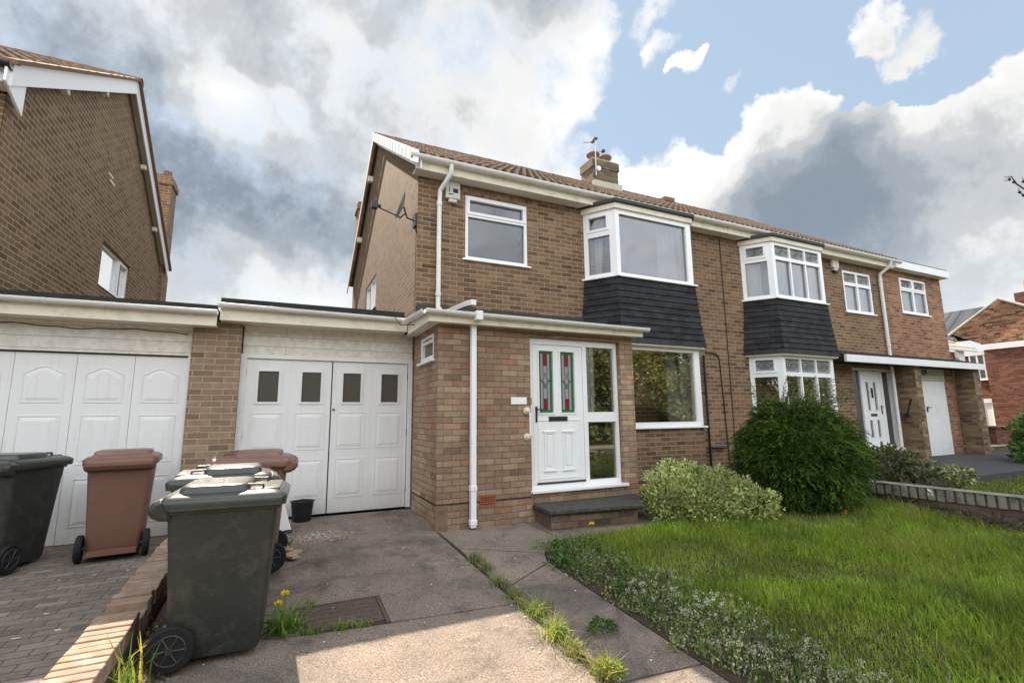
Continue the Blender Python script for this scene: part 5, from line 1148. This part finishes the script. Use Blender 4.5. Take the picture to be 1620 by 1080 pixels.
shrub('leafy_shrub', 'bright green leafy shrub growing at the right edge of the frame', 'shrub', (16.6, 5.2, zg(5.2)), [((16.6, 5.2, -.65), (.75, .6, .62)), ((16.2, 5.2, -1.0), (.5, .5, .35))], 1600, .16, .09, ['weed_leaf', 'dark_leaf'], [.75, .25], shell=.35)
shrub('dead_shrub', 'brown dry weedy growth at the foot of the right garden wall', 'plant', (7.95, 3.4, zg(3.4)), [((7.98, 3.3, -1.36), (.10, .7, .12)), ((7.95, 2.4, -1.40), (.14, .6, .14))], 900, .07, .012, ['brown_leaf', 'dry_blade'], [.6, .4], shell=.1, stems=False)
# bare twiggy tree reaching in from the right
bt = thing('bare_tree', (12.6, 1.9, zg(1.9)), 'dark bare twig of a small tree reaching in at the right edge against the sky', 'tree')
b = MB(); b.tube([(12.6, 1.9, zg(1.9)-.1), (12.55, 1.95, .6), (12.45, 2.1, 2.2), (12.3, 2.4, 3.3)], [.09, .07, .05, .03], 8); b.build('trunk', 'bark', bt)
def px2(x, y, dep): return tuple(pxdir(x, y)*dep)
b = MB(); T0 = (12.35, 2.3, 3.0)
b.tube([T0, px2(1640, 310, 12.3), px2(1620, 299, 12.2), px2(1608, 291, 12.2), px2(1600, 279, 12.2), px2(1588, 280, 12.2)], [.02, .014, .012, .012, .007, .003], 6)
b.tube([px2(1640, 320, 12.3), px2(1620, 309, 12.2), px2(1613, 304, 12.2), px2(1611, 297, 12.2)], [.012, .009, .008, .003], 5); b.tube([px2(1640, 300, 12.3), px2(1620, 288, 12.2), px2(1617, 280, 12.2)], [.012, .008, .003], 5)
for x, y in ((1604, 288), (1597, 284), (1613, 304), (1619, 287), (1619, 309)): b.lathe(px2(x, y, 12.2), [(.004, -.03), (.028, 0), (.004, .03)], 7)
b.tube([px2(1597, 284, 12.2), px2(1588, 287, 12.2)], .005, 4); b.tube([px2(1600, 280, 12.2), px2(1589, 283, 12.2)], .004, 4)
for q in range(14): p = Vector(T0)+Vector((rng.uniform(.1, .8), rng.uniform(-.9, .1), rng.uniform(.1, 1.3))); b.tube([T0, tuple((Vector(T0)+p)/2+Vector((0, 0, .1))), tuple(p)], [.016, .009, .003], 5)
b.build('branch', 'twig', bt)
# trees and hedge across the road (seen mirrored in the panes)
def street_tree(x, y, h, w, label, seed):
    global rng; rng = np.random.default_rng(seed); z = zg(-5); t = thing('street_tree', (x, y, z), label, 'tree', 'trees across the road')
    b = MB(); b.tube([(x, y, z-.1), (x+.1, y, z+h*.3), (x, y+.1, z+h*.6)], [.20, .15, .08], 8)
    for q in range(9): a = rng.uniform(0, 6.28); b.tube([(x+.08, y, z+h*rng.uniform(.25, .5)), (x+math.cos(a)*w*.35, y+math.sin(a)*w*.35, z+h*.62), (x+math.cos(a)*w*.6, y+math.sin(a)*w*.6, z+h*rng.uniform(.6, .9))], [.07, .05, .02], 6)
    b.build('trunk', 'bark', t); Vs, Fs, Ms, k = [], [], [], 0
    for q in range(34):
        d = unit(rnd(1))[0]; c = np.array([x, y, z+h*.55])+d*np.array([w*.85, w*.6, h*.38]); m = 330; P_, dd = blob_points(m, c, np.array([w*.30]*3)*rng.uniform(.7, 1.2), shell=.2)
        V, F = leafgeo(P_, dd+rnd(m, .6), .26, .17); Vs.append(V); Fs.append(F+k); k += len(V); Ms.append(rng.choice(3, m, p=[.6, .25, .15]))
    npmesh('crown', np.concatenate(Vs), np.concatenate(Fs), ['tree_leaf', 'dark_leaf', 'olive_leaf'], np.concatenate(Ms), t, (x, y, z))
for i, (x, y, h, w) in enumerate(((-9, -16, 7.5, 3), (-3.5, -17, 7.5, 3), (1.5, -15.5, 7, 3), (6, -17, 8.5, 3), (10.5, -15.5, 8, 3), (15, -17, 8.7, 3.1), (19.5, -15.5, 8.3, 3), (24.5, -17, 8.5, 3.1), (29.5, -16, 8.5, 3.1), (36, -16, 8, 3))):
    street_tree(x, y, h, w, 'leafy tree across the road behind the viewer, mirrored in the windows', 40+i)
for i, o in enumerate([o for o in COL.objects if o.name.startswith('street_tree')][2:]):
    copy_thing(o, ((41.5+5.8*i) if i < 4 else -15-5.6*(i-4), -16.5-(i % 2), o.location.z), R(50*i), 'leafy tree farther along the road behind the viewer, mirrored in the windows', 'trees farther along the road')
for i, o in enumerate([o for o in COL.objects if o.name.startswith('street_tree')]):
    copy_thing(o, (o.location.x+2.6, -23, o.location.z), R(70+31*i), 'leafy tree in the rear row across the road behind the viewer, mirrored in the windows', 'rear row of trees across the road')
rng = np.random.default_rng(5)
def hedge():
    n = 24000; P_ = np.stack([rng.uniform(-45, 75, n), rng.uniform(-14.3, -13.4, n), zg(-5)+rng.uniform(0, 2.2, n)+.2*np.sin(rng.uniform(0, 6, n))], 1); V, F = leafgeo(P_, rnd(n)+[0, .4, .4], .22, .14)
    tag(npmesh('hedge', V, F, ['dark_leaf', 'tree_leaf'], rng.choice(2, n)), 'long clipped hedge across the road behind the viewer', 'hedge')
hedge()

# ------------------------------------------------------------------ grass and ground cover
def lawn_grass():
    n = 120000; x = rng.uniform(2.9, 8.08, n); y = rng.uniform(.1, 4.98, n)**1.0; keep = (y > .1) & ((x-0)*.42 < y*1.9+2.6); x, y = x[keep], y[keep]
    edge = 3.02+.10*np.sin(y*3.1)+.06*np.sin(y*7.7); keep = x > edge+rng.normal(0, .05, len(x)); x, y = x[keep], y[keep]; n = len(x)
    f = .5+.5*np.sin(x*1.7+np.sin(y*2.1)*1.3)*np.cos(y*1.9+x*.6); H_ = (.035+.085*f)*rng.uniform(.35, 1.5, n)*np.where(rng.random(n) < .02, 1.9, 1.); dry = rng.random(n) < (.05+.22*(f < .3))
    P_ = np.stack([x, y, zl(x, y)-.015], 1); V, F = bladegeo(P_, H_, rng.uniform(.004, .0075, n), .45, .5)
    tag(npmesh('lawn_grass', V, F, ['grass_blade', 'dry_blade'], np.repeat(dry.astype(int), 2)), 'uncut green lawn grass in front of the bay window', kind='stuff')
    n = 5200; x = rng.uniform(3.1, 8.0, n); y = rng.uniform(.6, 4.9, n); g2 = np.sin(x*3.3+y*1.7)*np.sin(y*4.1-x)+rng.normal(0, .5, n) > .55; x, y = x[g2], y[g2]; n = len(x)
    V, F = leafgeo(np.stack([x, y, zl(x, y)+rng.uniform(.0, .05, n)], 1), rnd(n)+[0, 0, .7], rng.uniform(.02, .05, n), rng.uniform(.012, .022, n), .2); tag(npmesh('lawn_weeds', V, F, ['weed_leaf', 'dark_leaf'], rng.choice(2, n, p=[.7, .3])), 'clover and broad leaved weeds scattered through the lawn', kind='stuff')
    n = 9000; x = rng.uniform(8.36, 16, n); y = rng.uniform(2.5, 4.9, n); P_ = np.stack([x, y, zgn(y)+.03], 1); V, F = bladegeo(P_, rng.uniform(.02, .05, n), .010, .4, .4)
    tag(npmesh('neighbour_grass', V, F, ['grass_blade']), 'short cut grass beyond the right garden wall', kind='stuff')
lawn_grass()
def cover():
    Vs, Fs, Ms, k = [], [], [], 0
    def add(V, F, m):
        nonlocal k
        Vs.append(V); Fs.append(F+k); k += len(V); Ms.append(np.broadcast_to(m, len(F)).copy())
    n = 17000; y = rng.uniform(1.2, 4.85, n); x = 2.46+rng.random(n)**.9*.74+.06*np.sin(y*9)+.04*np.sin(y*23); x = np.where(y > 4.45, x+.15, x); bare = np.sin(x*17+1)*np.sin(y*8.3)+rng.normal(0, .4, n) < -.55; x, y = x[~bare], y[~bare]; n = len(x)
    hh = .01+.17*rng.random(n)**1.3*(.15+.85*np.sin(x*6+y*3.1)**2*np.cos(y*4.7-x*3)**2); P_ = np.stack([x, y, zgn(y)+hh*.8], 1); D = rnd(n)+[0, 0, .8]
    V, F = leafgeo(P_, D, rng.uniform(.015, .034, n), rng.uniform(.009, .018, n)); near = y < 3.0
    add(V, F, np.where(near, rng.choice([0, 1, 2, 3], n, p=[.74, .08, .12, .06]), rng.choice([0, 1, 2, 3], n, p=[.60, .20, .18, .02])))
    # clusters of tiny pale flowers towards the camera
    nc = 210; cy = 1.4+rng.random(nc)**1.2*2.2; cx = 2.58+rng.random(nc)*.62; m = 14; P_ = np.repeat(np.stack([cx, cy, zgn(cy)+rng.uniform(.07, .16, nc)], 1), m, 0)+rnd(nc*m, .009)
    V, F = leafgeo(P_, rnd(nc*m)+[0, 0, 1.2], .010, .009); add(V, F, 3)
    n2 = nc; P_ = np.stack([cx, cy, zgn(cy)+.0], 1); V, F = bladegeo(P_, rng.uniform(.07, .15, n2), .003, .2, .1); add(V, F, 1)
    n = 1500; y = rng.uniform(1.3, 4.9, n); x = rng.uniform(2.5, 3.15, n); V, F = bladegeo(np.stack([x, y, zgn(y)], 1), rng.uniform(.06, .17, n), .004, .5, .6); add(V, F, 4)
    tag(npmesh('ground_cover', np.concatenate(Vs), np.concatenate(Fs), ['cover_leaf', 'dark_leaf', 'purple_leaf', 'flower_white', 'weed_leaf'], np.concatenate(Ms)), 'low mixed ground cover with tiny white flowers between path and lawn', kind='stuff')
    n = 1500; y = rng.uniform(2.0, 4.85, n); x = 1.82+rng.normal(0, .022, n)+.015*np.sin(y*13); V, F = bladegeo(np.stack([x, y, zgn(y)-.01], 1), rng.uniform(.015, .06, n)*(1+.6*np.sin(y*7)), .004, .7, .6); tag(npmesh('joint_grass', V, F, ['dry_blade', 'weed_leaf'], np.repeat(rng.choice(2, n, p=[.6, .4]), 2)), 'sparse dry grass and moss filling the joint beside the path', kind='stuff')
    # litter of dry bits by the left wall
    n = 900; P_ = np.stack([rng.uniform(-.74, -.5, n), rng.uniform(2.6, 4.4, n), np.zeros(n)], 1); P_[:, 2] = zgn(P_[:, 1])+.005+.03*rng.random(n); V, F = leafgeo(P_, rnd(n)+[0, 0, .1], .035, .018)
    tag(npmesh('leaf_litter', V, F, ['brown_leaf', 'dry_blade'], rng.choice(2, n)), 'dead leaves and litter between the bins and the left wall', kind='stuff')
cover()
def tuft(x, y, n, h, spread, mats, label, name='grass_tuft', z=None, w=.005, flowers=(), flower_mat='petal_yellow', lean=.8, leaves=0, group=None, cat='weed'):
    zz = zg(y) if z is None else z; t = thing(name, (x, y, zz), label, cat, group)
    P_ = np.stack([x+rng.normal(0, spread, n), y+rng.normal(0, spread, n), np.full(n, zz)], 1); V, F = bladegeo(P_, h*rng.uniform(.4, 1.1, n), w, lean, .7)
    npmesh('blades', V, F, mats, np.repeat(rng.choice(len(mats), n), 2), t, (x, y, zz))
    if leaves:
        a = rng.uniform(0, 6.28, leaves); D = np.stack([np.cos(a), np.sin(a), rng.uniform(.1, .9, leaves)], 1); V, F = leafgeo(np.array([[x, y, zz+.01]]*leaves)+rnd(leaves, spread*.5), D, h*rng.uniform(.6, 1.1, leaves), .026, .35); npmesh('leaves', V, F, ['weed_leaf'], None, t, (x, y, zz))
    for fx, fy, fz in flowers:
        b = MB(); b.tube([(x, y, zz), ((x+fx)/2, (y+fy)/2, zz+(fz-zz)*.6), (fx, fy, fz)], .0028, 5); b.build('stalk', 'weed_leaf', t)
        m = 60; dd = unit(np.stack([rng.normal(0, 1, m), rng.normal(0, 1, m), rng.uniform(.0, 1.0, m)], 1)); V, F = leafgeo(np.array([[fx, fy, fz]]*m), dd, .034, .012); npmesh('flower_head', V, F, [flower_mat], None, t, (x, y, zz))
    return t
tuft(.10, 3.93, 190, .21, .055, ['weed_leaf', 'grass_blade'], 'dandelion clump with two yellow flowers beside the nearest dark bin', 'dandelion', flowers=((.09, 3.95, zg(3.9)+.24), (.05, 3.88, zg(3.9)+.20)), leaves=34, cat='dandelion')
tuft(3.12, 4.66, 90, .16, .05, ['weed_leaf', 'grass_blade'], 'single yellow flowered dandelion at the lawn corner near the doorstep', 'dandelion', flowers=((3.12, 4.62, zg(4.6)+.24),), leaves=16, cat='dandelion')
GT = 'grass tufts growing in the joint between driveway and path'
for i, (y, n, h, mt, lb) in enumerate(((4.70, 90, .11, ['dry_blade', 'weed_leaf'], 'brownish grass tuft at the far end of the path joint'), (4.45, 80, .10, ['dry_blade', 'weed_leaf'], 'dry grass tuft second from the far end of the path joint'),
        (4.10, 90, .09, ['dry_blade', 'grass_blade'], 'thin dull grass tuft in the shaded middle of the path joint'), (3.78, 70, .09, ['dry_blade', 'grass_blade'], 'grass tuft at the edge of the shadow in the path joint'),
        (3.46, 170, .15, ['yellow_blade', 'weed_leaf'], 'first bright sunlit yellow grass tuft in the path joint'), (3.12, 200, .15, ['yellow_blade', 'weed_leaf'], 'large leafy yellow green tuft in the sunlit path joint'),
        (2.88, 120, .10, ['yellow_blade', 'dry_blade'], 'spreading yellow tuft near the bottom of the path joint'), (2.62, 150, .13, ['dry_blade', 'yellow_blade'], 'tawny tuft nearest the bottom edge in the path joint'))):
    tuft(1.80+.02*math.sin(i*2), y, n, h, .045, mt, lb, group=GT, leaves=10 if i in (5, 6) else 0)
for i, (x, y, n, h, lb) in enumerate(((.28, 3.83, 60, .07, 'small grass tuft at the near left corner of the manhole cover'), (.46, 3.81, 70, .07, 'small grass tuft along the near edge of the manhole cover'), (.60, 3.80, 45, .06, 'sparse grass tuft near the near right corner of the manhole cover'), (.30, 4.30, 35, .05, 'tiny grass tuft behind the manhole cover'))):
    tuft(x, y, n, h, .03, ['weed_leaf', 'grass_blade'], lb, group='grass tufts around the manhole cover')
tuft(-.69, 3.52, 26, .34, .04, ['weed_leaf', 'yellow_blade'], 'tall bright green grass stems between the nearest bin and left wall', w=.011, lean=.35, leaves=6)
tuft(-.70, 3.20, 26, .20, .04, ['yellow_blade', 'weed_leaf'], 'bright leafy weed against the wall just left of the nearest bin wheel', w=.012, lean=.4, leaves=22)
tuft(-.66, 2.92, 80, .13, .07, ['weed_leaf', 'yellow_blade'], 'leafy weeds at the foot of the left wall at the bottom edge', w=.008, leaves=26)
tuft(-1.02, 3.55, 60, .05, .03, ['weed_leaf'], 'small green weed on the paving side of the left wall', z=pz(3.5), w=.01, leaves=22)
shrub('weed_cushion', 'round dark green cushion weed on the path slab', 'weed', (2.12, 3.05, zg(3.05)), [((2.12, 3.05, zg(3.05)+.03), (.10, .09, .05))], 900, .022, .012, ['weed_leaf', 'dark_leaf'], [.5, .5], stems=False)
shrub('weed_cushion', 'bright yellow green cushion weed in the sunlit path joint', 'weed', (1.84, 2.62, zg(2.62)), [((1.84, 2.60, zg(2.6)+.03), (.09, .10, .05))], 800, .026, .014, ['yellow_blade', 'weed_leaf'], [.4, .6], stems=False)
for x, y, s, lb in ((2.52, 4.25, .15, 'feathery green rosette weed overhanging the path at the bed corner'), (2.78, 4.72, .14, 'dark leafy clump of weeds near the doorstep end of the bed'), (2.66, 3.55, .09, 'small bright leaved weed beside the path edge'), (2.72, 4.45, .13, 'spreading leafy weed in the middle of the bed corner')):
    n = 200; t = thing('leafy_weed', (x, y, zg(y)), lb, 'weed'); a = rng.uniform(0, 6.28, n); D = np.stack([np.cos(a), np.sin(a), rng.uniform(.2, 1.6, n)], 1); P_ = np.array([[x, y, zg(y)]]*n)+rnd(n, s*.35)*[1, 1, .3]+[0, 0, .03]
    V, F = leafgeo(P_, D, s*rng.uniform(.3, .8, n), .016, .3); npmesh('leaves', V, F, ['weed_leaf', 'dark_leaf'], rng.choice(2, n, p=[.65, .35]), t, (x, y, zg(y)))
# daffodil by the wall and orange flower under the bush
df = thing('daffodil', (7.75, 3.75, zg(3.75)), 'pale daffodil leaning on crossed stems in front of the right garden wall', 'flower')
MB().tube([(7.70, 4.05, zg(4)), (7.78, 3.85, -1.18), (7.80, 3.66, -1.05)], .006, 5).tube([(7.75, 3.9, zg(4)), (7.80, 4.1, -1.12)], .005, 5).tube([(7.7, 4.0, -1.3), (7.72, 3.7, -1.38)], .006, 5).build('stalk', 'dry_blade', df)
V, F = leafgeo(np.array([[7.80, 3.64, -1.05]]*16), rnd(16)+[-.6, -.6, .1], .055, .04); npmesh('flower_head', V, F, ['petal_white'], None, df, ORG[df])
of = thing('orange_flower', (6.75, 4.12, zg(4.1)), 'small orange flower in the grass under the evergreen bush', 'flower')
MB().tube([(6.75, 4.12, zg(4.1)), (6.76, 4.12, zg(4.1)+.14)], .004, 5).build('stalk', 'weed_leaf', of)
V, F = leafgeo(np.array([[6.76, 4.12, zg(4.1)+.15]]*14), rnd(14)+[0, -.3, .5], .035, .02); npmesh('flower_head', V, F, ['petal_orange'], None, of, ORG[of])
